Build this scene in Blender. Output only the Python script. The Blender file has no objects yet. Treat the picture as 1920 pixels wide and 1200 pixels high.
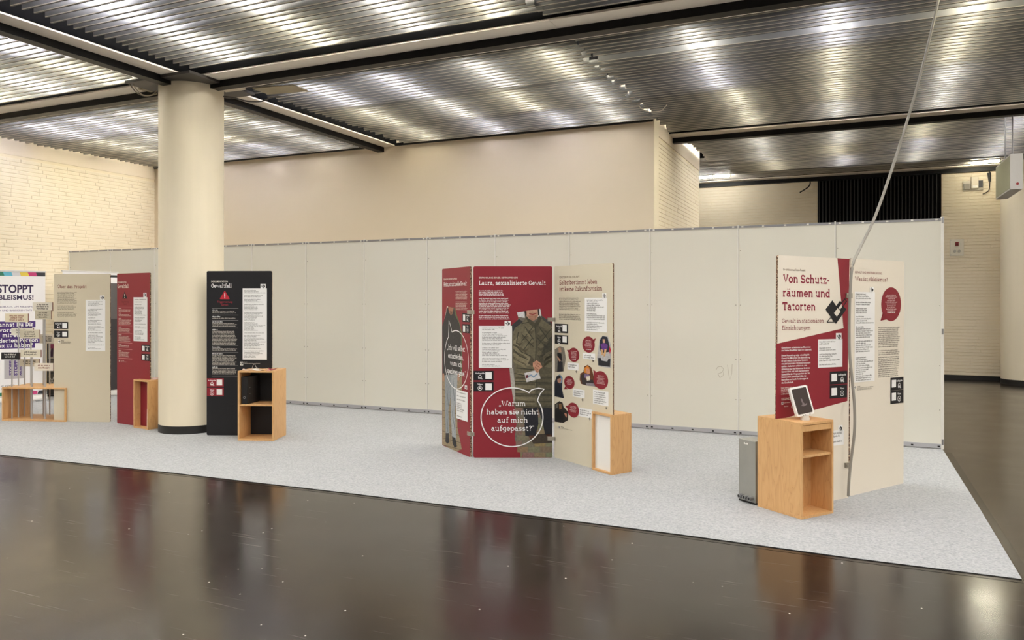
import bpy, math, random
from mathutils import Vector, Matrix
random.seed(7)
SC = bpy.context.scene
COL = SC.collection
PI = math.pi

# ------------------------------------------------------------------ camera, world, lights, exposure
FPX, PX0, PY0, CAMH = 1436.0, 960.0, 562.0, 1.62      # focal length / principal point measured in a 1920x1200 frame
YAW = math.radians(23.92)
CY, SY = math.cos(YAW), math.sin(YAW)
cam_d = bpy.data.cameras.new('camera'); cam = bpy.data.objects.new('camera', cam_d); COL.objects.link(cam)
cam.location = (0, 0, CAMH); cam.rotation_euler = (PI / 2, 0, YAW)
cam_d.sensor_fit = 'HORIZONTAL'; cam_d.sensor_width = 36.0; cam_d.lens = FPX / 1920 * 36
cam_d.shift_y = (PY0 - 600.0) / 1920.0
cam_d.clip_start = 0.05; cam_d.clip_end = 200
SC.camera = cam
world = bpy.data.worlds.new('world'); SC.world = world; world.use_nodes = True
world.node_tree.nodes['Background'].inputs[0].default_value = (0.9, 0.95, 1.0, 1)
world.node_tree.nodes['Background'].inputs[1].default_value = 0.02
vs = SC.view_settings
vs.view_transform = 'Standard'; vs.look = 'None'; vs.gamma = 1.0; vs.use_curve_mapping = False
vs.exposure = 0.40
SC.cycles.max_bounces = 10; SC.cycles.diffuse_bounces = 5; SC.cycles.glossy_bounces = 5
SC.cycles.sample_clamp_indirect = 6.0
TUBE_POWER = 102.0          # emission of the fluorescent tubes above the lamellae
HALL_POWER = 95.0         # ceiling lights of the rest of the hall (over and behind the camera)
CEIL = 4.28
def area(name, loc, sx, sy, power, col=(1, 0.97, 0.92)):
    l = bpy.data.lights.new(name, 'AREA'); l.shape = 'RECTANGLE'; l.size = sx; l.size_y = sy; l.energy = power; l.color = col
    o = bpy.data.objects.new(name, l); COL.objects.link(o); o.location = loc
    return o
for i, (ax, ay) in enumerate(((-9.5, 1.5), (-4.5, 1.0), (0.8, 2.6), (6.0, 4.0), (6.5, 9.5), (0.5, -2.8), (6.5, -2.0), (-5.5, -3.2))):
    area('hall_ceiling_light', (ax, ay, 4.22), 3.2, 2.2, HALL_POWER)

# ------------------------------------------------------------------ helpers: measuring
def ray(x, y):
    u = (x - PX0) / FPX; v = (PY0 - y) / FPX
    return Vector((-SY + u * CY, CY + u * SY, v))
def at_z(x, y, z):
    d = ray(x, y); s = (z - CAMH) / d.z
    return Vector((s * d.x, s * d.y, z))
def floor_pt(x, y): return at_z(x, y, 0.0)
def at_y(x, y, Y):
    d = ray(x, y); s = Y / d.y
    return Vector((s * d.x, Y, CAMH + s * d.z))
def at_depth(x, y, dep):
    d = ray(x, y)
    return Vector((d.x * dep, d.y * dep, CAMH + d.z * dep))
def depth_of(p): return -SY * p[0] + CY * p[1]

# ------------------------------------------------------------------ helpers: colours and materials
def lin(r, g=None, b=None):
    if g is None: r, g, b = r
    f = lambda c: (c / 255) / 12.92 if c / 255 <= 0.04045 else ((c / 255 + 0.055) / 1.055) ** 2.4
    return (f(r), f(g), f(b))
MATS = {}
def mat(name, rgb, rough=0.6, metal=0.0, spec=0.5, var=0.0, vscale=6.0, bump=0.0, bscale=60.0, emit=None, emit_s=1.0, stretch=(1, 1, 1), coat=0.0):
    if name in MATS: return MATS[name]
    m = bpy.data.materials.new(name); m.use_nodes = True; MATS[name] = m
    nt = m.node_tree; b = nt.nodes['Principled BSDF']
    c = lin(rgb)
    b.inputs['Base Color'].default_value = (*c, 1)
    b.inputs['Roughness'].default_value = rough; b.inputs['Metallic'].default_value = metal
    b.inputs['Specular IOR Level'].default_value = spec
    b.inputs['Coat Weight'].default_value = coat
    if emit:
        b.inputs['Emission Color'].default_value = (*emit, 1); b.inputs['Emission Strength'].default_value = emit_s
    if var or bump:
        tc = nt.nodes.new('ShaderNodeTexCoord'); mp = nt.nodes.new('ShaderNodeMapping'); mp.inputs['Scale'].default_value = stretch
        nt.links.new(tc.outputs['Object'], mp.inputs['Vector'])
    if var:
        n = nt.nodes.new('ShaderNodeTexNoise'); n.inputs['Scale'].default_value = vscale; n.inputs['Detail'].default_value = 5
        r = nt.nodes.new('ShaderNodeMapRange'); r.inputs[3].default_value = 1 - var; r.inputs[4].default_value = 1 + var
        x = nt.nodes.new('ShaderNodeVectorMath'); x.operation = 'SCALE'; x.inputs[0].default_value = c
        nt.links.new(mp.outputs[0], n.inputs['Vector']); nt.links.new(n.outputs['Fac'], r.inputs[0])
        nt.links.new(r.outputs[0], x.inputs['Scale']); nt.links.new(x.outputs[0], b.inputs['Base Color'])
    if bump:
        n2 = nt.nodes.new('ShaderNodeTexNoise'); n2.inputs['Scale'].default_value = bscale; n2.inputs['Detail'].default_value = 4
        bp = nt.nodes.new('ShaderNodeBump'); bp.inputs['Strength'].default_value = bump; bp.inputs['Distance'].default_value = 0.01
        nt.links.new(mp.outputs[0], n2.inputs['Vector']); nt.links.new(n2.outputs['Fac'], bp.inputs['Height']); nt.links.new(bp.outputs[0], b.inputs['Normal'])
    return m
def ramp(nt, stops):
    r = nt.nodes.new('ShaderNodeValToRGB'); e = r.color_ramp.elements
    while len(e) < len(stops): e.new(0.5)
    for i, (p, c) in enumerate(stops):
        e[i].position = p; e[i].color = (*c, 1)
    return r
def mat_print():
    m = bpy.data.materials.new('printed_ink'); m.use_nodes = True; nt = m.node_tree; b = nt.nodes['Principled BSDF']
    a = nt.nodes.new('ShaderNodeAttribute'); a.attribute_name = 'ink'
    nt.links.new(a.outputs['Color'], b.inputs['Base Color'])
    b.inputs['Roughness'].default_value = 0.55; b.inputs['Specular IOR Level'].default_value = 0.3
    return m
def mat_photo():
    m = bpy.data.materials.new('printed_photo'); m.use_nodes = True; nt = m.node_tree; b = nt.nodes['Principled BSDF']
    a = nt.nodes.new('ShaderNodeAttribute'); a.attribute_name = 'ink'
    tc = nt.nodes.new('ShaderNodeTexCoord'); n = nt.nodes.new('ShaderNodeTexNoise'); n.inputs['Scale'].default_value = 45; n.inputs['Detail'].default_value = 6
    r = nt.nodes.new('ShaderNodeMapRange'); r.inputs[1].default_value = 0.3; r.inputs[2].default_value = 0.7; r.inputs[3].default_value = 0.8; r.inputs[4].default_value = 1.2
    x = nt.nodes.new('ShaderNodeVectorMath'); x.operation = 'SCALE'
    nt.links.new(tc.outputs['Object'], n.inputs['Vector']); nt.links.new(n.outputs['Fac'], r.inputs[0])
    nt.links.new(a.outputs['Color'], x.inputs[0]); nt.links.new(r.outputs[0], x.inputs['Scale']); nt.links.new(x.outputs[0], b.inputs['Base Color'])
    b.inputs['Roughness'].default_value = 0.55; b.inputs['Specular IOR Level'].default_value = 0.3
    return m
INK = mat_print(); PHOTO = mat_photo()
def mat_wood():
    m = bpy.data.materials.new('birch_plywood'); m.use_nodes = True; nt = m.node_tree; b = nt.nodes['Principled BSDF']
    tc = nt.nodes.new('ShaderNodeTexCoord'); mp = nt.nodes.new('ShaderNodeMapping'); mp.inputs['Scale'].default_value = (7, 7, 0.9)
    oi = nt.nodes.new('ShaderNodeObjectInfo'); ad = nt.nodes.new('ShaderNodeVectorMath'); ad.operation = 'ADD'
    nt.links.new(tc.outputs['Object'], ad.inputs[0]); nt.links.new(oi.outputs['Random'], ad.inputs[1]); nt.links.new(ad.outputs[0], mp.inputs['Vector'])
    n = nt.nodes.new('ShaderNodeTexNoise'); n.inputs['Scale'].default_value = 1.6; n.inputs['Detail'].default_value = 3; n.inputs['Distortion'].default_value = 0.6
    nt.links.new(mp.outputs[0], n.inputs['Vector'])
    mu = nt.nodes.new('ShaderNodeMath'); mu.operation = 'MULTIPLY'; mu.inputs[1].default_value = 9.0
    fr = nt.nodes.new('ShaderNodeMath'); fr.operation = 'FRACT'
    nt.links.new(n.outputs['Fac'], mu.inputs[0]); nt.links.new(mu.outputs[0], fr.inputs[0])
    rp = ramp(nt, [(0.0, lin(204, 158, 106)), (0.55, lin(214, 170, 117)), (0.93, lin(209, 163, 110)), (1.0, lin(190, 142, 92))])
    nt.links.new(fr.outputs[0], rp.inputs[0]); nt.links.new(rp.outputs[0], b.inputs['Base Color'])
    b.inputs['Roughness'].default_value = 0.45
    return m
WOOD = mat_wood()
def mat_edge():
    m = bpy.data.materials.new('honeycomb_board_edge'); m.use_nodes = True; nt = m.node_tree; b = nt.nodes['Principled BSDF']
    tc = nt.nodes.new('ShaderNodeTexCoord'); mp = nt.nodes.new('ShaderNodeMapping'); mp.inputs['Scale'].default_value = (3, 60, 85)
    n = nt.nodes.new('ShaderNodeTexNoise'); n.inputs['Scale'].default_value = 1.5; n.inputs['Detail'].default_value = 2
    nt.links.new(tc.outputs['Object'], mp.inputs['Vector']); nt.links.new(mp.outputs[0], n.inputs['Vector'])
    rp = ramp(nt, [(0.40, lin(62, 40, 32)), (0.52, lin(120, 88, 66)), (0.62, lin(196, 176, 148))])
    nt.links.new(n.outputs['Fac'], rp.inputs[0]); nt.links.new(rp.outputs[0], b.inputs['Base Color']); b.inputs['Roughness'].default_value = 0.9
    return m
EDGE = mat_edge()

# ------------------------------------------------------------------ helpers: objects
def tag(o, label=None, cat=None, group=None, kind=None):
    if label: o['label'] = label
    if cat: o['category'] = cat
    if group: o['group'] = group
    if kind: o['kind'] = kind
    return o
def empty(name, loc=(0, 0, 0), rz=0.0, label=None, cat=None, group=None, kind=None):
    o = bpy.data.objects.new(name, None); COL.objects.link(o); o.location = loc; o.rotation_euler = (0, 0, rz)
    o.empty_display_size = 0.1
    return tag(o, label, cat, group, kind)
class MB:
    def __init__(s): s.v = []; s.f = []; s.m = []; s.c = []; s.smooth = []; s.mats = []
    def mi(s, m):
        if m is None: return 0
        if m not in s.mats: s.mats.append(m)
        return s.mats.index(m)
    def add(s, vs_, fs_, m=None, col=None, smooth=False):
        n = len(s.v); s.v += [tuple(p) for p in vs_]; k = s.mi(m)
        for f in fs_:
            s.f.append([i + n for i in f]); s.m.append(k); s.c.append(col); s.smooth.append(smooth)
        return s
    def box(s, x0, y0, z0, x1, y1, z1, m=None):
        vs_ = [(x0, y0, z0), (x1, y0, z0), (x1, y1, z0), (x0, y1, z0), (x0, y0, z1), (x1, y0, z1), (x1, y1, z1), (x0, y1, z1)]
        return s.add(vs_, [(0, 3, 2, 1), (4, 5, 6, 7), (0, 1, 5, 4), (1, 2, 6, 5), (2, 3, 7, 6), (3, 0, 4, 7)], m)
    def prism(s, pts, axis, a0, a1, m=None, side=None, smooth=False):
        # pts: outline in the two other axes (order x,y,z without axis), extruded along axis from a0 to a1
        def mk(p, a):
            return {'x': (a, p[0], p[1]), 'y': (p[0], a, p[1]), 'z': (p[0], p[1], a)}[axis]
        n = len(pts)
        s.add([mk(p, a0) for p in pts] + [mk(p, a1) for p in pts], [tuple(range(n)), tuple(range(2 * n - 1, n - 1, -1))], m)
        s.add([mk(p, a0) for p in pts] + [mk(p, a1) for p in pts], [(i, (i + 1) % n, n + (i + 1) % n, n + i) for i in range(n)], side or m, smooth=smooth)
        return s
    def cyl(s, p0, p1, r0, r1=None, n=16, m=None, cap=True):
        r1 = r0 if r1 is None else r1
        p0 = Vector(p0); p1 = Vector(p1); d = (p1 - p0).normalized()
        a = d.orthogonal().normalized(); b = d.cross(a)
        vs_ = [p0 + (a * math.cos(t) + b * math.sin(t)) * r0 for t in (2 * PI * i / n for i in range(n))]
        vs_ += [p1 + (a * math.cos(t) + b * math.sin(t)) * r1 for t in (2 * PI * i / n for i in range(n))]
        s.add(vs_, [(i, (i + 1) % n, n + (i + 1) % n, n + i) for i in range(n)], m, smooth=True)
        if cap: s.add(vs_, [tuple(range(n - 1, -1, -1)), tuple(range(n, 2 * n))], m)
        return s
    def tube(s, pts, r, n=8, m=None):
        pts = [Vector(p) for p in pts]; rings = []
        for i, p in enumerate(pts):
            d = (pts[min(i + 1, len(pts) - 1)] - pts[max(i - 1, 0)]).normalized()
            up = Vector((0, 0, 1)) if abs(d.z) < 0.9 else Vector((1, 0, 0))
            a = d.cross(up).normalized(); b = d.cross(a).normalized()
            rings += [p + (a * math.cos(2 * PI * k / n) + b * math.sin(2 * PI * k / n)) * r for k in range(n)]
        fs = [(i * n + k, i * n + (k + 1) % n, (i + 1) * n + (k + 1) % n, (i + 1) * n + k) for i in range(len(pts) - 1) for k in range(n)]
        s.add(rings, fs, m, smooth=True)
        s.add(rings, [tuple(range(n)), tuple(range(len(rings) - 1, len(rings) - n - 1, -1))], m)
        return s
    def mesh(s, name, m=None):
        me = bpy.data.meshes.new(name); me.from_pydata(s.v, [], s.f); me.update()
        ms = s.mats or ([m] if m else [])
        for q in ms: me.materials.append(q)
        if s.mats: me.polygons.foreach_set('material_index', s.m)
        if any(s.smooth): me.polygons.foreach_set('use_smooth', s.smooth)
        if any(c is not None for c in s.c):
            at = me.color_attributes.new('ink', 'FLOAT_COLOR', 'CORNER'); buf = []
            for f, c in zip(s.f, s.c):
                c = c or (1, 1, 1); buf += [c[0], c[1], c[2], 1.0] * len(f)
            at.data.foreach_set('color', buf)
        return me
    def build(s, name, m=None, parent=None, bevel=0.0):
        o = bpy.data.objects.new(name, s.mesh(name, m)); COL.objects.link(o)
        if parent: o.parent = parent
        if bevel:
            b = o.modifiers.new('bevel', 'BEVEL'); b.width = bevel; b.segments = 2; b.limit_method = 'ANGLE'
        return o
def copy_of(o, parent, loc=None, scale=None):
    c = o.copy(); COL.objects.link(c); c.parent = parent
    if loc is not None: c.location = loc
    if scale is not None: c.scale = scale
    return c
def spline(pts, n=10):
    pts = [Vector(p) for p in pts]; out = []
    for i in range(len(pts) - 1):
        p0 = pts[max(i - 1, 0)]; p1 = pts[i]; p2 = pts[i + 1]; p3 = pts[min(i + 2, len(pts) - 1)]
        for k in range(n):
            t = k / n
            out.append(0.5 * ((2 * p1) + (p2 - p0) * t + (2 * p0 - 5 * p1 + 4 * p2 - p3) * t * t + (3 * p1 - p0 - 3 * p2 + p3) * t ** 3))
    out.append(pts[-1]); return out

# ------------------------------------------------------------------ lettering: a monoline slab face drawn as ribbons, and the built-in sans
def arc(cx, cy, rx, ry, a0, a1):
    n = max(4, int(abs(a1 - a0) / 18))
    return [(cx + rx * math.cos(math.radians(a0 + (a1 - a0) * i / n)), cy + ry * math.sin(math.radians(a0 + (a1 - a0) * i / n))) for i in range(n + 1)]
def full(cx, cy, rx, ry): return arc(cx, cy, rx, ry, 0, 360)
def sf(x, y, h=8): return [(x - h, y), (x + h, y)]
DOTS = [[(14, 62), (14, 71)], [(32, 62), (32, 71)]]
GL = {
 'a': (50, [full(20, 17, 14, 13), arc(21, 33, 13, 13, 150, 0) + [(34, 9), (37, 4), (46, 4)]]),
 'b': (54, [[(3, 72), (11, 72), (11, 4)], full(29, 25, 18, 21)]),
 'c': (48, [arc(26, 25, 19, 21, 40, 320), [(41, 46), (41, 34)]]),
 'd': (56, [[(34, 72), (43, 72), (43, 4), (52, 4)], full(25, 25, 18, 21)]),
 'e': (50, [[(7, 25)] + arc(25, 25, 19, 21, 0, 318)]),
 'f': (36, [arc(28, 60, 12, 12, 50, 180) + [(16, 4)], [(5, 46), (31, 46)], [(6, 4), (28, 4)]]),
 'g': (54, [full(24, 27, 17, 19), [(50, 46), (41, 46), (41, -6)] + arc(25, -6, 16, 12, 0, -150)]),
 'h': (58, [[(3, 72), (12, 72), (12, 4)], arc(28, 30, 16, 16, 180, 0) + [(44, 4)], sf(12, 4), sf(44, 4)]),
 'i': (30, [[(6, 46), (15, 46), (15, 4)], sf(15, 4, 11), [(15, 62), (15, 72)]]),
 'j': (28, [[(6, 46), (16, 46), (16, -8)] + arc(4, -8, 12, 10, 0, -90), [(16, 62), (16, 72)]]),
 'k': (54, [[(3, 72), (12, 72), (12, 4)], [(42, 46), (14, 22)], [(22, 29), (43, 4)], sf(12, 4), sf(44, 4), sf(42, 46)]),
 'l': (30, [[(5, 72), (15, 72), (15, 4)], sf(15, 4, 11)]),
 'm': (84, [[(3, 46), (12, 46), (12, 4)], arc(26, 32, 14, 14, 180, 0) + [(40, 4)], arc(54, 32, 14, 14, 180, 0) + [(68, 4)], sf(12, 4), sf(40, 4), sf(70, 4)]),
 'n': (58, [[(3, 46), (12, 46), (12, 4)], arc(28, 30, 16, 16, 180, 0) + [(44, 4)], sf(12, 4), sf(44, 4)]),
 'o': (52, [full(26, 25, 20, 21)]),
 'p': (56, [[(3, 46), (12, 46), (12, -20)], full(30, 25, 18, 21), sf(13, -20, 10)]),
 'r': (42, [[(3, 46), (13, 46), (13, 4)], arc(29, 28, 16, 18, 180, 65), sf(14, 4, 11)]),
 's': (46, [arc(22, 35.5, 14, 10.5, 15, 270) + arc(22, 14.5, 15, 10.5, 90, -165)]),
 't': (38, [[(16, 60), (16, 14)] + arc(26, 14, 10, 10, 180, 310), [(4, 46), (31, 46)]]),
 'u': (58, [[(3, 46), (12, 46), (12, 20)] + arc(27, 20, 15, 16, 180, 360), [(33, 46), (42, 46), (42, 4), (52, 4)]]),
 'v': (52, [[(10, 46), (26, 4), (42, 46)], sf(10, 46), sf(42, 46)]),
 'w': (78, [[(9, 46), (24, 4), (38, 44), (52, 4), (67, 46)], sf(9, 46), sf(67, 46)]),
 'x': (52, [[(8, 46), (44, 4)], [(44, 46), (8, 4)], sf(10, 46), sf(42, 46), sf(9, 4), sf(43, 4)]),
 'z': (46, [[(6, 36), (6, 46), (38, 46), (6, 4), (39, 4), (39, 14)]]),
 'A': (64, [[(8, 4), (32, 67), (56, 4)], [(17, 26), (47, 26)], sf(9, 4), sf(55, 4)]),
 'B': (60, [[(12, 4), (12, 67)], [(4, 67), (34, 67)] + arc(34, 52, 15, 15, 90, -90) + [(12, 37)], [(36, 37)] + arc(36, 20.5, 16, 16.5, 90, -90) + [(4, 4)]]),
 'D': (62, [[(14, 4), (14, 67)], [(4, 67), (28, 67)] + arc(28, 35.5, 26, 31.5, 90, -90) + [(4, 4)]]),
 'E': (54, [[(46, 54), (46, 67), (4, 67)], [(14, 67), (14, 4)], [(4, 4), (48, 4), (48, 17)], [(14, 37), (38, 37)]]),
 'G': (66, [arc(33, 35.5, 26, 31.5, 40, 325), [(57, 14), (57, 33), (38, 33)], [(54, 67), (54, 52)]]),
 'H': (68, [[(14, 4), (14, 67)], [(54, 4), (54, 67)], [(14, 37), (54, 37)], sf(14, 4, 9), sf(54, 4, 9), sf(14, 67, 9), sf(54, 67, 9)]),
 'I': (32, [[(16, 4), (16, 67)], sf(16, 4, 10), sf(16, 67, 10)]),
 'K': (62, [[(14, 4), (14, 67)], [(50, 67), (16, 32)], [(26, 41), (52, 4)], sf(14, 4, 9), sf(52, 4, 9), sf(14, 67, 9), sf(50, 67, 9)]),
 'L': (52, [[(14, 67), (14, 4)], sf(14, 67, 9), [(4, 4), (46, 4), (46, 18)]]),
 'P': (56, [[(14, 4), (14, 67)], [(4, 67), (34, 67)] + arc(34, 50, 16, 17, 90, -90) + [(14, 33)], sf(15, 4, 10)]),
 'S': (56, [arc(27, 51, 19, 16, 10, 270) + arc(28, 19.5, 20, 15.5, 90, -170), [(46, 67), (46, 53)], [(8, 4), (8, 18)]]),
 'T': (58, [[(6, 52), (6, 67), (52, 67), (52, 52)], [(29, 67), (29, 4)], sf(29, 4, 10)]),
 'U': (66, [[(13, 67), (13, 26)] + arc(33, 26, 20, 22, 180, 360) + [(53, 67)], sf(13, 67, 9), sf(53, 67, 9)]),
 'V': (62, [[(9, 67), (31, 4), (53, 67)], sf(10, 67, 9), sf(52, 67, 9)]),
 'W': (88, [[(9, 67), (27, 4), (44, 64), (61, 4), (79, 67)], sf(10, 67, 9), sf(78, 67, 9)]),
 'Z': (56, [[(8, 54), (8, 67), (47, 67), (8, 4), (49, 4), (49, 17)]]),
 ',': (20, [[(10, 10), (10, 3), (6, -9)]]), '.': (20, [[(10, 2), (10, 11)]]), '-': (32, [[(4, 27), (28, 27)]]),
 '?': (42, [arc(20, 54, 13, 13, 165, -50) + [(20, 34), (20, 22)], [(20, 2), (20, 11)]]),
 '!': (22, [[(11, 72), (11, 22)], [(11, 2), (11, 11)]]),
 '„': (32, [[(8, 10), (8, 3), (4, -9)], [(22, 10), (22, 3), (18, -9)]]),
 '“': (32, [[(10, 58), (6, 64), (8, 72)], [(24, 58), (20, 64), (22, 72)]]),
 ' ': (24, []),
}
GL['ä'] = (50, GL['a'][1] + DOTS); GL['ü'] = (58, GL['u'][1] + DOTS)
GL['Ü'] = (66, GL['U'][1] + [[(23, 80), (23, 89)], [(43, 80), (43, 89)]])
def ribbon(pts, w):
    n = len(pts)
    if n < 2: return [], []
    L = []; Rr = []
    for i in range(n):
        p = pts[i]; a = pts[max(i - 1, 0)]; b = pts[min(i + 1, n - 1)]
        d1 = (p[0] - a[0], p[1] - a[1]); d2 = (b[0] - p[0], b[1] - p[1])
        if i == 0: d1 = d2
        if i == n - 1: d2 = d1
        l1 = math.hypot(*d1) or 1; l2 = math.hypot(*d2) or 1
        n1 = (-d1[1] / l1, d1[0] / l1); n2 = (-d2[1] / l2, d2[0] / l2)
        m = (n1[0] + n2[0], n1[1] + n2[1]); q = m[0] * m[0] + m[1] * m[1]
        k = 2 / q if q > 0.35 else 5.5
        k = min(k, 1.6)
        m = (m[0] * k * w / 2, m[1] * k * w / 2)
        L.append((p[0] + m[0], p[1] + m[1])); Rr.append((p[0] - m[0], p[1] - m[1]))
    return L + Rr, [(n + i, n + i + 1, i + 1, i) for i in range(n - 1)]
def slab_text(txt, w=9.0):
    vs_, fs_ = [], []; x = 0
    for ch in txt:
        adv, st = GL.get(ch, GL[' '])
        for s in st:
            v, f = ribbon([(x + p[0], p[1]) for p in s], w); n = len(vs_)
            vs_ += v; fs_ += [tuple(i + n for i in q) for q in f]
        x += adv + max(0, w - 9) * 0.7
    return vs_, fs_, x
_SANS = {}
def sans_text(txt, bold=0.0):
    k = (txt, bold)
    if k not in _SANS:
        cu = bpy.data.curves.new('t', 'FONT'); cu.body = txt; cu.size = 100; cu.offset = bold; cu.resolution_u = 3; cu.fill_mode = 'FRONT'
        o = bpy.data.objects.new('t', cu); COL.objects.link(o)
        dg = bpy.context.evaluated_depsgraph_get(); dg.update()
        me = bpy.data.meshes.new_from_object(o.evaluated_get(dg))
        v = [(p.co.x, p.co.y) for p in me.vertices]; f = [tuple(p.vertices) for p in me.polygons]
        bpy.data.objects.remove(o); bpy.data.curves.remove(cu); bpy.data.meshes.remove(me)
        _SANS[k] = (v, f, max((p[0] for p in v), default=1))
    return _SANS[k]

class Sheet:
    """A flat printed surface: local x to the right, local z up, printed side towards local -y."""
    def __init__(s, root, O, ex, ez, eps=0.0006):
        s.root = root; s.O = Vector(O); s.ex = Vector(ex); s.ez = Vector(ez); s.n = s.ez.cross(s.ex); s.eps = eps; s.y0 = 0.0; s.cur = None
    def uv(s, x, y):
        d = ray(x, y); C0 = Vector((0, 0, CAMH)); t = (s.O - C0).dot(s.n) / d.dot(s.n)
        p = C0 + d * t - s.O
        return (p.dot(s.ex), p.dot(s.ez))
    def begin(s, name, layer=1, m=None): s.cur = MB(); s.cur_name = name; s.layer = layer; s.cm = m or INK; return s
    def end(s, label=None, parent=None):
        if not s.cur.f: return None
        o = s.cur.build(s.cur_name, s.cm, parent or s.root)
        if label: o['label'] = label
        return o
    def raw(s, v2, fs, col, dl=0):
        y = s.y0 - s.eps * (s.layer + dl)
        s.cur.add([(p[0], y, p[1]) for p in v2], fs, None, col)
    def poly_uv(s, pts, col, dl=0):
        a = sum(pts[i][0] * pts[(i + 1) % len(pts)][1] - pts[(i + 1) % len(pts)][0] * pts[i][1] for i in range(len(pts)))
        if a < 0: pts = pts[::-1]
        s.raw(pts, [tuple(range(len(pts)))], col, dl)
    def poly(s, px, col, dl=0): s.poly_uv([s.uv(*p) for p in px], col, dl)
    def rect(s, x0, y0, x1, y1, col, dl=0):
        a = s.uv(x0, y0); b = s.uv(x1, y1)
        s.poly_uv([(a[0], b[1]), (b[0], b[1]), (b[0], a[1]), (a[0], a[1])], col, dl)
    def ell(s, x0, y0, x1, y1, col, dl=0, n=28):
        a = s.uv(x0, y0); b = s.uv(x1, y1); c = ((a[0] + b[0]) / 2, (a[1] + b[1]) / 2); r = (abs(b[0] - a[0]) / 2, abs(b[1] - a[1]) / 2)
        s.poly_uv([(c[0] + r[0] * math.cos(2 * PI * i / n), c[1] + r[1] * math.sin(2 * PI * i / n)) for i in range(n)], col, dl)
    def line(s, px, w, col, dl=0, closed=False):
        pts = [s.uv(*p) for p in px]
        if closed: pts = pts + [pts[0]]
        v, f = ribbon(pts, w); s.raw(v, f, col, dl)
    def line_uv(s, pts, w, col, dl=0):
        v, f = ribbon(pts, w); s.raw(v, f, col, dl)
    def text(s, txt, x0, yb, x1, ycap, col, w=9.0, sans=False, bold=0.0, dl=1, cap=71.0, align=None):
        a = s.uv(x0, yb); b = s.uv(x1, yb); h = s.uv(x0, ycap)[1] - a[1]
        v, f, W = sans_text(txt, bold) if sans else slab_text(txt, w)
        kx = (b[0] - a[0]) / W; ky = h / cap
        if not sans: v = [(p[0], p[1]) for p in v]
        s.raw([(a[0] + p[0] * kx, a[1] + p[1] * ky) for p in v], f, col, dl)
    def greek(s, x0, y0, x1, y1, pitch, col, dl=1, xh=0.46, fill=1.0, bold=False, para=(), ragged=0.3, center=False):
        """Lines of print too small to read: rows of short strokes grouped into words. pitch in metres."""
        a = s.uv(x0, y0); b = s.uv(x1, y1); W = b[0] - a[0]; z = a[1] - pitch * 0.7; k = 0
        v, f = [], []
        lw = pitch * 0.30
        while z > b[1]:
            k += 1
            if k in para: z -= pitch; continue
            L = W * (1 - random.random() * ragged) * fill; x = 0.0; off = (W - L) / 2 if center else 0
            while x < L - lw:
                nl = random.randint(2, 9)
                for i in range(nl):
                    if x > L - lw: break
                    h = pitch * (xh if random.random() < 0.72 else xh * 1.5); d = -pitch * 0.14 if random.random() < 0.08 else 0
                    t = lw * (0.62 if bold else 0.42)
                    q = len(v); X = a[0] + off + x
                    v += [(X, z + d), (X + t, z + d), (X + t, z + h), (X, z + h)]; f.append((q, q + 1, q + 2, q + 3))
                    yy = z + random.choice((0, xh * 0.5, xh * 0.85)) * pitch; q = len(v)
                    v += [(X, yy), (X + lw * 0.9, yy), (X + lw * 0.9, yy + pitch * 0.09), (X, yy + pitch * 0.09)]; f.append((q, q + 1, q + 2, q + 3))
                    x += lw
                x += lw * 0.9
            z -= pitch
        if f: s.raw(v, f, col, dl)

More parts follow.
